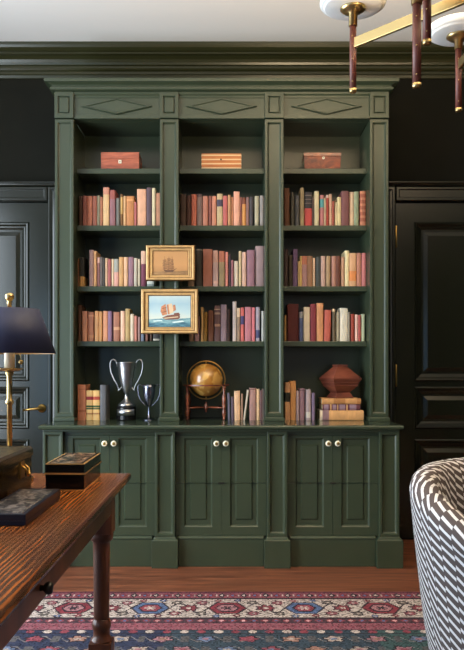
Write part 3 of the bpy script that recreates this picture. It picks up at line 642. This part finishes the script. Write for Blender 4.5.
# ------------------------------------------------------------------ globe on stand
def globe():
    y = 4.43; gx, gz, r = X(206.1, y), Z(380, y), .1005; b = CT + .0004; O = (gx, y, b)
    t = thing('table_globe', O, 'antique golden brown globe on a turned four-legged wooden stand', 'globe')
    gm = two_tone('aged_globe_paper', (166, 112, 48), (206, 158, 82), 13, (1, 1, 1), .22, dist=.4, lo=.46, hi=.54, coat=.6)
    w = MB(); w.sphere((0, 0, 0), r, 40, 24)
    g = w.build('globe_ball', gm, t); g.location = (0, 0, gz - b); g.rotation_euler = (.35, .3, .5)
    w = MB(); w.tube([(gx + .1135 * math.cos(a * math.pi / 32), y + .0, gz + .1135 * math.sin(a * math.pi / 32)) for a in range(64)], .0038, 8, closed=True)
    w.tube([(gx, y, gz + .1), (gx, y, gz + .112)], .004, 8); w.tube([(gx, y, gz - .112), (gx, y, gz - .1)], .004, 8)
    w.build('meridian_ring', OLDBRASS, t, O)
    zh = Z(385, y)
    w = MB(); n = 48
    L = [[(gx + rr * math.cos(2 * math.pi * j / n), y + rr * math.sin(2 * math.pi * j / n), zz) for j in range(n)] for rr, zz in ((.118, zh - .004), (.140, zh - .004), (.140, zh + .004), (.118, zh + .004), (.118, zh - .004))]
    w.loops(L, cap0=False, cap1=False); w.build('horizon_ring', MAHOG, t, O)
    RED = two_tone('turned_walnut', (92, 44, 30), (150, 86, 62), 9, (1, 1, 3), .25, coat=.5)
    pr = [(.006, b), (.010, b + .006), (.006, b + .014), (.009, b + .022), (.013, b + .04), (.012, b + .055), (.007, b + .064), (.011, b + .07), (.011, b + .078), (.009, b + .082), (.012, b + .09), (.0125, b + .14), (.009, b + .15), (.006, b + .158), (.01, zh - .012), (.012, zh - .0043)]
    R4 = []
    for sx, sy in ((-1, -1), (1, -1), (1, 1), (-1, 1)):
        lx, ly = gx + sx * .1085, y + sy * .070
        R4.append((lx, ly)); w = MB(); w.lathe(pr, lx, ly, 16); w.build('leg', RED, t, O)
    zs = b + .072
    for lx, ly in R4:
        w = MB(); dx, dy = gx - lx, y - ly; k = .09; k2 = .93
        pts = [(lx + dx * q, ly + dy * q, zs) for q in (k, .3, .34, .38, .6, k2)]
        w.tube(pts, [.004, .005, .007, .005, .0055, .004], 8); w.build('stretcher', RED, t, O)
    w = MB(); w.lathe([(.005, zs - .03), (.008, zs - .02), (.01, zs - .012), (.0125, zs - .006), (.0125, zs + .01), (.009, zs + .016), (.006, zs + .03), (.003, zs + .034)], gx, y, 16); w.build('hub', RED, t, O)
globe()

# ------------------------------------------------------------------ rug
RX0, RX1, RY0, RYF = -2.0, 1.75, .35, 3.552
def rug_color(x, v):
    cream, rose, dark, blue, pink, navy = (182, 166, 156), (128, 56, 64), (44, 36, 44), (78, 98, 138), (170, 116, 122), (46, 52, 76)
    def fr(a, p): return (a / p) % 1.0
    h = math.sin(x * 91.7 + v * 53.1) * 43758.5453; h -= math.floor(h)
    if v < .012: return (110, 50, 62)
    if v < .105:
        u = (v - .012) / .093
        if u < .1 or u > .9: return dark
        k = fr(x, .052); i = int(math.floor(x / .052)); d = abs(k - .5) * 1.7 + abs(u - .5) * 1.7
        if d < .28: return cream if i % 2 else blue
        if d < .62: return dark if i % 2 else (120, 45, 58)
        if abs(k - .0) < .1 and abs(u - .5) < .14: return cream
        return (128, 66, 76)
    if v < .375:
        P = .345; dv = v - .24
        i = int(math.floor(x / P + .5)); dx = x - i * P
        ax, av = abs(dx) / .070, abs(dv) / .080
        d = max(av, ax * .78 + av * .46)
        if d < 1:
            inner = blue if i % 2 else (130, 50, 60)
            if d > .9: return dark
            if d > .62: return inner
            if d > .52: return dark
            a = math.atan2(dv, dx)
            if d > .22 + .12 * math.cos(6 * a): return (140, 62, 74) if i % 2 else (160, 110, 114)
            return cream if i % 2 else dark
        # vine and rosettes between the medallions
        q = dx if dx > 0 else dx + P          # 0..P from a medallion
        vv = .062 * math.sin(2 * math.pi * (q / P) * 2 + (0 if i % 2 else 0))
        for cxq, cvq, rr, cc in ((.5, 0, .050, rose), (.33, .072, .033, (140, 76, 84)), (.67, -.072, .033, (140, 76, 84)), (.33, -.075, .028, (110, 100, 92)), (.67, .075, .028, (110, 100, 92)), (.12, .1, .022, rose), (.88, -.1, .022, rose), (.14, -.105, .02, blue), (.86, .105, .02, blue)):
            ex, ev = q - cxq * P, dv - cvq
            e = math.hypot(ex, ev); a = math.atan2(ev, ex); re = rr * (.86 + .16 * math.cos(7 * a))
            if e < re:
                if e > re * .78: return dark
                if e < re * .28: return cream
                return cc
        if abs(dv - vv) < .0085: return dark
        if abs(dv + vv) < .006: return (92, 62, 62)
        if fr(q + dv * 1.6, .043) < .2 and abs(abs(dv) - .085) < .03: return (104, 92, 82)
        if abs(dv) > .124: return dark
        return cream
    if v < .435:
        u = (v - .375) / .06; k = fr(x, .046); i = int(math.floor(x / .046)); d = abs(k - .5) * 2 + abs(u - .5) * 2
        if u < .12 or u > .88: return (60, 44, 54)
        if d < .4: return (200, 150, 150) if i % 2 else blue
        if d < .8: return rose
        return (74, 52, 60)
    if v < .51:
        u = (v - .435) / .075; k = fr(x + .02 * (u > .5), .03)
        if .42 < u < .5: return (118, 54, 66)
        if k < .3 and .2 < u < .8: return (134, 64, 76)
        return (136, 78, 88)
    # field
    base = navy if x < -.25 else ((52, 66, 78) if x < .6 else (58, 82, 82))
    if v < .56:
        k = fr(x, .07); u = (v - .51) / .05
        if math.hypot(k - .5, (u - .5) * .8) < .26: return cream if int(math.floor(x / .07)) % 2 else (132, 58, 70)
        if u < .15 or u > .85: return dark
        return base
    row = math.floor((v - .56) / .11); sx = x + row * .085; i = math.floor(sx / .17); k = (sx / .17) % 1 - .5; u = ((v - .56) / .11) % 1 - .5
    a = math.atan2(u, k); e = math.hypot(k * 1.25, u); re = .36 * (.82 + .18 * math.cos(5 * a + i))
    cols = [(136, 64, 76), (162, 144, 134), (92, 108, 138), (150, 110, 96), (150, 104, 112)]
    c = cols[int(i * 3 + row * 7) % 5]
    if e < re:
        if e > re * .82: return dark
        if e < re * .35: return cols[int(i + row) % 5]
        return c
    if abs(abs(k) - .46) < .05 and abs(u) < .3: return (84, 80, 82)
    if abs(u + .25 * math.sin(k * 9)) < .035: return (120, 112, 110)
    return base
def make_rug():
    verts, faces, cols = [], [], []
    rr = random.Random(3)
    def grid(xa, xb, ya, yb, st):
        nx, ny = max(1, round((xb - xa) / st)), max(1, round((yb - ya) / st)); n0 = len(verts)
        for j in range(ny + 1):
            for i in range(nx + 1):
                verts.append((xa + (xb - xa) * i / nx, ya + (yb - ya) * j / ny, .009))
        for j in range(ny):
            for i in range(nx):
                a = n0 + j * (nx + 1) + i; faces.append((a, a + 1, a + nx + 2, a + nx + 1))
                x = xa + (xb - xa) * (i + .5) / nx; y = ya + (yb - ya) * (j + .5) / ny
                edge = min(RYF - y, 9.0)
                ex = min(x - RX0, RX1 - x, y - RY0)
                c = rug_color(x + .012, edge) if edge <= ex + .0 or ex > .52 else rug_color(y, ex)
                f = rr.uniform(.84, 1.12) * (.62 if rr.random() < .13 else 1); g = sum(c) / 3; c = lin(tuple(min(255, (v * .86 + g * .14) * f) for v in c)); cols.append(c)
    grid(-1.3, 1.2, 2.78, RYF, .0065)
    grid(RX0, -1.3, 2.78, RYF, .03); grid(1.2, RX1, 2.78, RYF, .03); grid(RX0, RX1, RY0, 2.78, .022)
    n = len(verts)
    verts.extend([(RX0, RY0, .0006), (RX1, RY0, .0006), (RX1, RYF, .0006), (RX0, RYF, .0006), (RX0, RY0, .009), (RX1, RY0, .009), (RX1, RYF, .009), (RX0, RYF, .009)])
    for f in ((0, 1, 5, 4), (1, 2, 6, 5), (2, 3, 7, 6), (3, 0, 4, 7), (3, 2, 1, 0)):
        faces.append(tuple(n + i for i in f)); cols.append(lin((110, 50, 62)))
    o3 = Vector((-.1, 2.0, 0))
    me = bpy.data.meshes.new('rug'); me.from_pydata([(a - o3.x, b - o3.y, c) for a, b, c in verts], [], faces)
    at = me.color_attributes.new('pile', 'FLOAT_COLOR', 'CORNER')
    buf = []
    for f, c in zip(faces, cols): buf += list(c) * len(f)
    at.data.foreach_set('color', buf)
    m, nt, b = new_mat('woven_wool_rug')
    va = N(nt, 'ShaderNodeVertexColor', layer_name='pile'); nt.links.new(va.outputs['Color'], b.inputs['Base Color'])
    b.inputs['Roughness'].default_value = .95; b.inputs['Specular IOR Level'].default_value = .15
    me.materials.append(m)
    o = bpy.data.objects.new('rug', me); o.location = o3; COL.objects.link(o)
    tag(o, 'red and blue oriental rug with cream medallion border on the floorboards', 'rug')
make_rug()

# ------------------------------------------------------------------ desk
DT = .755
def wood_desk():
    m, nt, b = new_mat('grained_oak_desk')
    tc = N(nt, 'ShaderNodeTexCoord'); mp = N(nt, 'ShaderNodeMapping'); mp.inputs['Scale'].default_value = (1, .13, 1)
    nt.links.new(tc.outputs['Object'], mp.inputs['Vector'])
    ns = N(nt, 'ShaderNodeTexNoise'); ns.inputs['Scale'].default_value = 9; ns.inputs['Detail'].default_value = 3; ns.inputs['Distortion'].default_value = .5
    nt.links.new(mp.outputs[0], ns.inputs['Vector'])
    wv = N(nt, 'ShaderNodeTexWave', wave_type='BANDS', bands_direction='X'); wv.inputs['Scale'].default_value = 30; wv.inputs['Distortion'].default_value = 5
    wv.inputs['Detail'].default_value = 3; wv.inputs['Detail Scale'].default_value = 1.4
    nt.links.new(mp.outputs[0], wv.inputs['Vector'])
    mx = N(nt, 'ShaderNodeMath', operation='MULTIPLY'); nt.links.new(ns.outputs['Fac'], mx.inputs[0])
    ad = N(nt, 'ShaderNodeMath', operation='MULTIPLY_ADD'); ad.inputs[1].default_value = .6; ad.inputs[2].default_value = .45
    nt.links.new(wv.outputs['Fac'], ad.inputs[0]); nt.links.new(ad.outputs[0], mx.inputs[1])
    rp = N(nt, 'ShaderNodeValToRGB'); cr = rp.color_ramp
    cr.elements[0].position = .27; cr.elements[0].color = lin((58, 28, 11)); cr.elements[1].position = .60; cr.elements[1].color = lin((156, 90, 36))
    nt.links.new(mx.outputs[0], rp.inputs['Fac']); nt.links.new(rp.outputs['Color'], b.inputs['Base Color'])
    b.inputs['Roughness'].default_value = .27; b.inputs['Specular IOR Level'].default_value = .45
    return m
OAK = wood_desk()
DARKOAK = two_tone('dark_turned_oak', (66, 32, 16), (116, 64, 34), 10, (1, 1, .2), .35)
DX0, DX1, DY0, DY1 = -1.20, -.314, .30, 2.352
DO = ((DX0 + DX1) / 2, 1.3, .0095)
desk = thing('writing_desk', DO, 'long polished oak desk with turned legs and black-knobbed drawer', 'desk')
w = MB()
w.loops([[(DX0 + i, DY0 + i, zz), (DX1 - i, DY0 + i, zz), (DX1 - i, DY1 - i, zz), (DX0 + i, DY1 - i, zz)] for i, zz in ((.016, DT - .030), (.010, DT - .028), (.002, DT - .018), (0, DT - .012), (.002, DT - .005), (.007, DT - .001), (.012, DT))])
w.build('tabletop', OAK, desk, DO)
w = MB()
xa, xb, ya, yb = DX0 + .024, DX1 - .040, DY0 + .05, DY1 - .075
w.box(xb - .022, xb, ya + .07, yb - .0725, .652, DT - .0305); w.box(xa, xa + .022, ya + .07, yb - .0725, .652, DT - .0305)
w.box(xa + .073, xb - .073, yb - .03, yb - .008, .652, DT - .0305); w.box(xa + .073, xb - .073, ya + .008, ya + .03, .652, DT - .0305)
w.build('apron', DARKOAK, desk, DO, bevel=.002)
for lx in (xa + .036, xb - .036):
    for ly in (ya + .036, yb - .036):
        w = MB()
        w.box(lx - .036, lx + .036, ly - .036, ly + .036, .590, DT - .0305)
        w.lathe([(.004, .563), (.028, .566), (.034, .576), (.035, .5898)][0:0] + [(.0235, .33), (.0235, .36), (.0245, .45), (.0255, .53), (.0255, .560), (.027, .563), (.033, .568), (.0355, .578), (.0355, .5899)], lx, ly, 28)
        w.lathe([(.033, .2625), (.031, .268), (.0255, .276), (.0245, .295), (.0275, .300), (.0285, .307), (.0285, .314), (.0275, .319), (.0235, .33)], lx, ly, 28)
        w.box(lx - .034, lx + .034, ly - .034, ly + .034, .085, .262)
        w.lathe([(.018, .0096), (.030, .02), (.034, .045), (.026, .07), (.022, .0849)], lx, ly, 24)
        w.build('leg', DARKOAK, desk, DO, bevel=.0015)
kx, ky, kz = xb, X(0, 1) * 0 + 1.353, Z(588, 1.353)
w = MB(); w.box(xb + .0005, xb + .006, 1.0, 1.72, .662, DT - .038)
dr = w.build('drawer', DARKOAK, desk, DO, bevel=.002)
w = MB()
def ringx(r, x): return [(x, ky + r * math.cos(2 * math.pi * j / 18), kz + r * math.sin(2 * math.pi * j / 18)) for j in range(18)]
w.loops([ringx(.006, xb + .0063), ringx(.005, xb + .012), ringx(.010, xb + .016), ringx(.0125, xb + .022), ringx(.010, xb + .028), ringx(.001, xb + .030)], smooth=True)
tag(w.build('knob', DKM, dr, DO), 'black drawer knob')

# ------------------------------------------------------------------ things on the desk
def carved(name, c1, c2, rough, metal=0.0, scale=60, bump=.6):
    return two_tone(name, c1, c2, scale, (1, 1, 1), rough, dist=1.5, metal=metal, lo=.46, hi=.58, bump=bump)
DZ = DT + .0004
# brass strongbox at the frame's left edge
O = (-.72, 1.875, DZ)
bb = thing('metal_casket', O, 'dark brass casket with engraved lid in front of the lamp', 'box')
BRZ = mat('dark_bronze', (70, 54, 26), rough=.22, metal=.9, var=.35, scale=18, bump=.2)
ENG = carved('engraved_brass_lid', (34, 28, 18), (118, 100, 62), .35, metal=.7, scale=90)
w = MB(); w.box(-.886, -.5535, 1.69, 2.06, DZ, DZ + .090); w.build('body', BRZ, bb, O, bevel=.003)
w = MB(); w.panel(-.886, -.5535, 0, 1, 0, [(0, 0)], 1) if False else None
L = [[(-.889 + i, 1.687 + i, zz), (-.5505 - i, 1.687 + i, zz), (-.5505 - i, 2.063 - i, zz), (-.889 + i, 2.063 - i, zz)] for i, zz in ((0, DZ + .0905), (0, DZ + .110), (.006, DZ + .117), (.02, DZ + .1175), (.022, DZ + .116))]
w.loops(L, ms=[0, 0, 1, 1]); w.build('lid', [BRZ, ENG], bb, O)
w = MB(); yk, zk = 1.96, Z(469, 1.97)
w.box(-.553, -.550, yk - .018, yk + .018, zk - .022, zk + .022)
w.tube([(-.549, yk - .012, zk + .012), (-.538, yk - .013, zk + .002), (-.534, yk - .008, zk - .014), (-.534, yk + .008, zk - .014), (-.538, yk + .013, zk + .002), (-.549, yk + .012, zk + .012)], .0032, 8)
tag(w.build('handle', OLDBRASS, bb, O), 'brass drop handle on a plate')
# black lacquer box
x0, x1, y0, y1 = -.5035, -.3985, 2.015, 2.27
O = ((x0 + x1) / 2, (y0 + y1) / 2, DZ)
lb = thing('lacquer_box', O, 'black lacquer box with gilt edges near the desk far corner', 'box')
GILT = mat('gilt_line', (206, 160, 96), rough=.35, metal=.5)
w = MB(); w.box(x0, x1, y0, y1, DZ + .002, DZ + .043, 0); w.box(x0 - .001, x1 + .001, y0 - .001, y1 + .001, DZ, DZ + .002, 1)
w.build('body', [BLACK, GILT], lb, O)
w = MB()
w.loops([[(x0 - p, y0 - p, zz), (x1 + p, y0 - p, zz), (x1 + p, y1 + p, zz), (x0 - p, y1 + p, zz)] for zz, p in ((DZ + .0435, .0035), (DZ + .0482, .0035), (DZ + .0482, .001), (DZ + .0705, .001), (DZ + .0725, .001), (DZ + .0728, -.0035), (DZ + .0728, -.011), (DZ + .0722, -.013))], ms=[1, 0, 0, 1, 1, 0, 2, 2])
w.build('lid', [BLACK, GILT, carved('painted_lacquer_flowers', (26, 18, 14), (150, 124, 100), .25, scale=38, bump=.2)], lb, O)
# flat dark tray box
x0, x1, y0, y1 = -.540, -.434, 1.568, 1.888
O = ((x0 + x1) / 2, (y0 + y1) / 2, DZ)
fb = thing('flat_box', O, 'flat navy box with carved floral lid lying beside the brass casket', 'box')
NAVY = mat('navy_lacquer', (20, 22, 36), rough=.3, spec=.35)
w = MB(); w.box(x0, x1, y0, y1, DZ, DZ + .010); w.build('body', NAVY, fb, O, bevel=.001)
w = MB()
w.loops([[(x0 - p, y0 - p, zz), (x1 + p, y0 - p, zz), (x1 + p, y1 + p, zz), (x0 - p, y1 + p, zz)] for zz, p in ((DZ + .0104, 0), (DZ + .0235, 0), (DZ + .0255, -.002), (DZ + .0255, -.010), (DZ + .0265, -.012))], ms=[0, 0, 0, 1, 1])
w.build('lid', [NAVY, carved('carved_grey_flowers', (15, 15, 20), (112, 104, 100), .45, scale=42, bump=1.0)], fb, O)
# lamp
ly = 2.20; lx = X(9.6, ly); O = (lx, ly, DZ)
lamp = thing('table_lamp', O, 'brass table lamp with navy tapered shade and white candle sleeve', 'lamp')
zz = lambda py: Z(py, ly)
w = MB(); w.lathe([(.070, DZ), (.070, DZ + .006), (.062, DZ + .012), (.035, DZ + .020), (.016, DZ + .03), (.012, DZ + .05), (.0095, DZ + .06)], lx, ly, 36); w.build('base', BRASS, lamp, O)
w = MB(); w.lathe([(.0078, DZ + .0605), (.0078, zz(405)), (.0105, zz(404)), (.0125, zz(402)), (.0105, zz(400)), (.0078, zz(399)), (.0078, zz(376)), (.0115, zz(374)), (.012, zz(371.6))], lx, ly, 24); w.build('stem', BRASS, lamp, O)
w = MB(); w.lathe([(.010, zz(371.5)), (.030, zz(370.6)), (.039, zz(369)), (.0395, zz(368.4)), (.030, zz(369.4)), (.0165, zz(370)), (.0165, zz(368))], lx, ly, 32); w.build('drip_pan', BRASS, lamp, O)
w = MB(); w.lathe([(.0155, zz(367.9)), (.0155, zz(340)), (.004, zz(339))], lx, ly, 24); w.build('candle_sleeve', IVORY, lamp, O)
w = MB(); w.tube([(lx + .012, ly - .012, zz(352)), (lx + .030, ly - .012, zz(353)), (lx + .037, ly - .012, zz(356)), (lx + .037, ly - .012, zz(360))], .0012, 6); w.sphere((lx + .037, ly - .012, zz(362)), .007, 14, 10)
w.build('pull_chain', BRASS, lamp, O)
SHADE = mat('navy_silk_shade', (36, 43, 76), rough=.6, var=.08, scale=60)
SHIN = mat('gold_shade_lining', (190, 150, 90), rough=.5)
zb_, zt_ = zz(353.6), zz(309.2); rb, rt = .1355, .0865
w = MB(); n = 56
w.loops([[(lx + r_ * math.cos(2 * math.pi * j / n), ly + r_ * math.sin(2 * math.pi * j / n), z_) for j in range(n)] for r_, z_ in ((rb - .002, zb_), (rb, zb_), (rt, zt_), (rt - .002, zt_), (rb - .002, zb_))], cap0=False, cap1=False, smooth=False, ms=[0, 0, 0, 1])
sh = w.build('lamp_shade', [SHADE, SHIN], lamp, O)
for p in sh.data.polygons:
    if abs(p.normal.z) < .9: p.use_smooth = True
w = MB(); w.lathe([(.003, zz(339)), (.003, zt_ + .004), (.007, zt_ + .006), (.005, zt_ + .014), (.0085, zt_ + .018), (.006, zt_ + .022), (.0085, zt_ + .027), (.0125, zt_ + .033), (.0135, zt_ + .038), (.011, zt_ + .045), (.004, zt_ + .049)], lx, ly, 20)
for k in range(3):
    a = k * 2.094 + .3; w.tube([(lx, ly, zt_ - .002), (lx + (rt - .003) * math.cos(a), ly + (rt - .003) * math.sin(a), zt_ - .004)], .0015, 6)
w.build('finial', BRASS, lamp, O)

# ------------------------------------------------------------------ armchair
def stripe_mat():
    m, nt, b = new_mat('striped_upholstery')
    uv = N(nt, 'ShaderNodeUVMap', uv_map='UVMap'); sp = N(nt, 'ShaderNodeSeparateXYZ'); nt.links.new(uv.outputs[0], sp.inputs[0])
    def M(op, a, b_=None, c=None):
        n = N(nt, 'ShaderNodeMath', operation=op)
        for k, v in enumerate((a, b_, c)):
            if v is None: continue
            if isinstance(v, (int, float)): n.inputs[k].default_value = v
            else: nt.links.new(v, n.inputs[k])
        return n.outputs[0]
    u, v = sp.outputs['X'], sp.outputs['Y']
    wob = N(nt, 'ShaderNodeTexNoise'); wob.inputs['Scale'].default_value = 14; nt.links.new(uv.outputs[0], wob.inputs['Vector'])
    uw = M('ADD', u, M('MULTIPLY', M('SUBTRACT', wob.outputs['Fac'], .5), .006))
    cu = M('DIVIDE', uw, .050); ci = M('FLOOR', cu); cf = M('FRACT', cu)
    wn = N(nt, 'ShaderNodeTexWhiteNoise', noise_dimensions='1D'); nt.links.new(ci, wn.inputs['W'])
    sl = M('MULTIPLY_ADD', wn.outputs['Value'], .032, .020)
    t = M('DIVIDE', M('ADD', M('SUBTRACT', v, M('MULTIPLY', cf, sl)), M('ADD', M('MULTIPLY', wn.outputs['Value'], .4), M('MULTIPLY', wob.outputs['Fac'], .006))), .030)
    f = M('FRACT', t)
    st = M('LESS_THAN', f, .36)
    edge = M('GREATER_THAN', cf, .04)
    st = M('MULTIPLY', st, edge)
    mx = N(nt, 'ShaderNodeMix', data_type='RGBA'); nt.links.new(st, mx.inputs['Factor'])
    mx.inputs['A'].default_value = lin((88, 79, 78)); mx.inputs['B'].default_value = lin((226, 224, 226))
    nt.links.new(mx.outputs['Result'], b.inputs['Base Color']); b.inputs['Roughness'].default_value = .9; b.inputs['Specular IOR Level'].default_value = .2
    return m
STR = stripe_mat()
def uv_grid(name, P, UVs, parent, O, m_, closed=False):
    """P[i][j] points, UVs the same"""
    ni, nj = len(P), len(P[0]); v = [tuple(Vector(p) - Vector(O)) for row in P for p in row]; f = []; fu = []
    for i in range(ni - 1):
        for j in range(nj - 1):
            f.append((i * nj + j, (i + 1) * nj + j, (i + 1) * nj + j + 1, i * nj + j + 1))
            fu += [UVs[i][j], UVs[i + 1][j], UVs[i + 1][j + 1], UVs[i][j + 1]]
    me = bpy.data.meshes.new(name); me.from_pydata(v, [], f); me.materials.append(m_)
    ul = me.uv_layers.new(name='UVMap')
    for k, q in enumerate(fu): ul.data[k].uv = q
    me.polygons.foreach_set('use_smooth', [True] * len(f))
    o = bpy.data.objects.new(name, me); COL.objects.link(o); o.parent = parent
    return o
def armchair():
    cx, cy = .975, 2.27; O = (cx, cy, .0095)
    t = thing('armchair', O, 'grey and white striped barrel armchair at the right edge', 'armchair')
    back = math.atan2(.89, -.45)
    A = 132
    P, U = [], []
    for i in range(-66, 67):
        ph = math.radians(A) * i / 66
        if ph > 0 and False: pass
        d = abs(math.degrees(ph)); H = max(.56, .772 - .118 * (d / 97) ** 2.4)
        s = 1.0 + .0
        prof = [(.30, .085), (.330, .13), (.352, .20), (.366, .28), (.376, .36), (.387, .46), (.398, .56), (.409, H - .07), (.411, H - .045), (.405, H - .022), (.390, H - .006), (.366, H), (.342, H - .006), (.326, H - .024), (.318, H - .05), (.312, H - .12), (.305, .50), (.300, .40), (.30, .30)]
        # round off the arm ends
        ang = back + ph
        e = (66 - abs(i)) / 3.0
        row, ur = [], []
        L = 0; pr = None
        mid = .36
        for r, z in prof:
            if e < 1:
                k = math.sqrt(max(0, 1 - (1 - e) ** 2)); r = mid + (r - mid) * max(k, .05)
                if z > .5: z = z - (1 - k) * .03
            p = (cx + r * math.cos(ang), cy + r * math.sin(ang), z)
            if pr: L += math.hypot(r - pr[0], z - pr[1])
            pr = (r, z); row.append(p); ur.append((ph * .40 + 2.0, 3.0 - L))
        P.append(row); U.append(ur)
    sh = uv_grid('tub_back', P, U, t, O, STR)
    # seat
    P, U = [], []
    for r, z in ((.05, .455), (.20, .455), (.27, .448), (.292, .43), (.297, .40), (.297, .31), (.26, .25), (.05, .25)):
        row, ur = [], []
        for j in range(49):
            a = 2 * math.pi * j / 48; row.append((cx + r * math.cos(a), cy + r * math.sin(a), z)); ur.append((r * math.cos(a), r * math.sin(a) + z))
        P.append(row); U.append(ur)
    uv_grid('seat_cushion', P, U, t, O, STR)
    w = MB(); w.lathe([(.29, .0098), (.295, .02), (.295, .084), (.05, .0845), (.05, .249)], cx, cy, 40); w.build('base', mat('dark_walnut_plinth', (40, 26, 18), .4), t, O)
armchair()

# ------------------------------------------------------------------ chandelier
def chandelier():
    hx, hy = .80, 1.84; O = (hx, hy, HC - .0005)
    t = thing('chandelier', O, 'brass chandelier with opal glass discs and leather-wrapped rods', 'chandelier')
    LEA = mat('oxblood_leather', (98, 48, 38), rough=.45, var=.12, scale=40, spec=.5)
    OPAL = mat('opal_glass', (238, 237, 233), rough=.2)
    w = MB(); w.lathe([(.002, HC - .0005), (.07, HC - .0005), (.07, HC - .02), (.012, HC - .03), (.012, HC - .06)], hx, hy, 32); w.build('ceiling_rose', BRASS, t, O)
    w = MB(); w.lathe([(.011, HC - .0605), (.011, 2.18)], hx, hy, 16); w.build('stem', BRASS, t, O)
    w = MB(); w.lathe([(.02, 2.03), (.03, 2.035), (.03, 2.175), (.02, 2.1795)], hx, hy, 24); w.build('hub', BRASS, t, O)
    tips = [((353, 2.30), 1.949, 2.154, 2.21, 2.10), ((458.6, 2.47), 1.948, 2.155, 2.2, 2.10), ((416.8, 1.95), 1.832, 2.05, 2.115, 2.075), ((427, 2.00), 1.968, 2.15, 2.215, 2.13),
            ((900, 1.75), 1.95, 2.154, 2.21, 2.10), ((760, 1.35), 1.95, 2.154, 2.21, 2.12)]
    for k, ((px, y), zb, zr, zd, za) in enumerate(tips):
        x = X(px, y)
        d = Vector((hx - x, hy - y)); d.normalize()
        w = MB(); w.rbar((x, y, za), (hx - d.x * .0305, hy - d.y * .0305, za), .011, .030); w.build('arm', BRASS, t, O, bevel=.001)
        rd = .0105 if k < 2 else .0115
        w = MB(); w.lathe([(rd, zb + .008), (rd, zr)], x, y, 18)
        ro = w.build('rod', LEA, t, O)
        w = MB(); w.lathe([(.006, zb - .003), (rd - .001, zb - .002), (rd + .0006, zb + .001), (rd + .0006, zb + .010)], x, y, 18)
        for q in range(3):
            zz_ = zb + .03 + q * (zr - zb - .05) / 2.2
            st = MB(); st.sphere((x - .3 * rd, y - rd * .95, zz_), .0022, 8, 6); st.build('stud', BRASS, ro, O)
        w.build('rod_tip', BRASS, ro, O)
        w = MB(); w.lathe([(rd + .0015, zr - .0), (rd + .003, zr), (rd + .003, zd - .016), (.030, zd - .012), (.040, zd - .004), (.040, zd)], x, y, 24); w.build('cup', BRASS, t, O)
        w = MB(); w.lathe([(.040, zd + .0005), (.086, zd + .001), (.090, zd + .003), (.091, zd + .007), (.096, zd + .007), (.101, zd + .011), (.103, zd + .018), (.101, zd + .030), (.09, zd + .036), (.04, zd + .038), (.002, zd + .038)], x, y, 44); w.build('glass_shade', OPAL, t, O)
        bl = bpy.data.lights.new('added_uplight', 'AREA'); bl.shape = 'DISK'; bl.size = .12; bl.energy = 25; bl.color = (1.0, .76, .46)
        bo = bpy.data.objects.new('added_uplight', bl); bo.location = (x, y, zd + .06); bo.rotation_euler = (math.pi, 0, 0); COL.objects.link(bo)  # upward lamp added over each disc to warm the ceiling bounce
chandelier()

# ------------------------------------------------------------------ light
def area(name, loc, rot, sx, sy, power, col, spread=180):
    l = bpy.data.lights.new(name, 'AREA'); l.shape = 'RECTANGLE'; l.size = sx; l.size_y = sy; l.energy = power; l.color = col; l.spread = math.radians(spread)
    o = bpy.data.objects.new(name, l); o.location = loc; o.rotation_euler = rot; COL.objects.link(o); return o
area('window_daylight', (XL - .05, (WA[0] + WA[1]) / 2, (WA[2] + WA[3]) / 2), (0, -math.pi / 2, 0), WA[3] - WA[2], WA[1] - WA[0], 195, (.80, .91, 1.0))
area('added_rear_fill', ((WB[0] + WB[1]) / 2, YB - .05, (WB[2] + WB[3]) / 2), (math.pi / 2, 0, 0), WB[1] - WB[0], WB[3] - WB[2], 5, (1.0, .88, .70))  # weak warm fill added behind the camera, not a known window
area('second_window_daylight', (XL - .05, (WC[0] + WC[1]) / 2, (WC[2] + WC[3]) / 2), (0, -math.pi / 2, 0), WC[3] - WC[2], WC[1] - WC[0], 52, (.40, .68, 1.0))
W = bpy.data.worlds.new('World'); S.world = W; W.use_nodes = True
bg = W.node_tree.nodes['Background']; bg.inputs[0].default_value = (.75, .85, 1, 1); bg.inputs[1].default_value = 0.3

# ------------------------------------------------------------------ camera
cam = bpy.data.cameras.new('camera'); co = bpy.data.objects.new('camera', cam); COL.objects.link(co)
co.location = (0, 0, CH); co.rotation_euler = (math.pi / 2, 0, 0)
cam.sensor_width = 36; cam.sensor_fit = 'AUTO'; cam.lens = F / 650 * 36
cam.shift_x = (232 - VX) / 650; cam.shift_y = (VY - 325) / 650; cam.clip_start = .05
S.camera = co
S.view_settings.view_transform = 'Standard'; S.view_settings.look = 'None'; S.view_settings.gamma = 1; S.view_settings.exposure = 0.0
S.view_settings.use_curve_mapping = False
try:
    S.cycles.use_denoising = True
    S.cycles.max_bounces = 8
    S.cycles.diffuse_bounces = 5
except Exception: pass
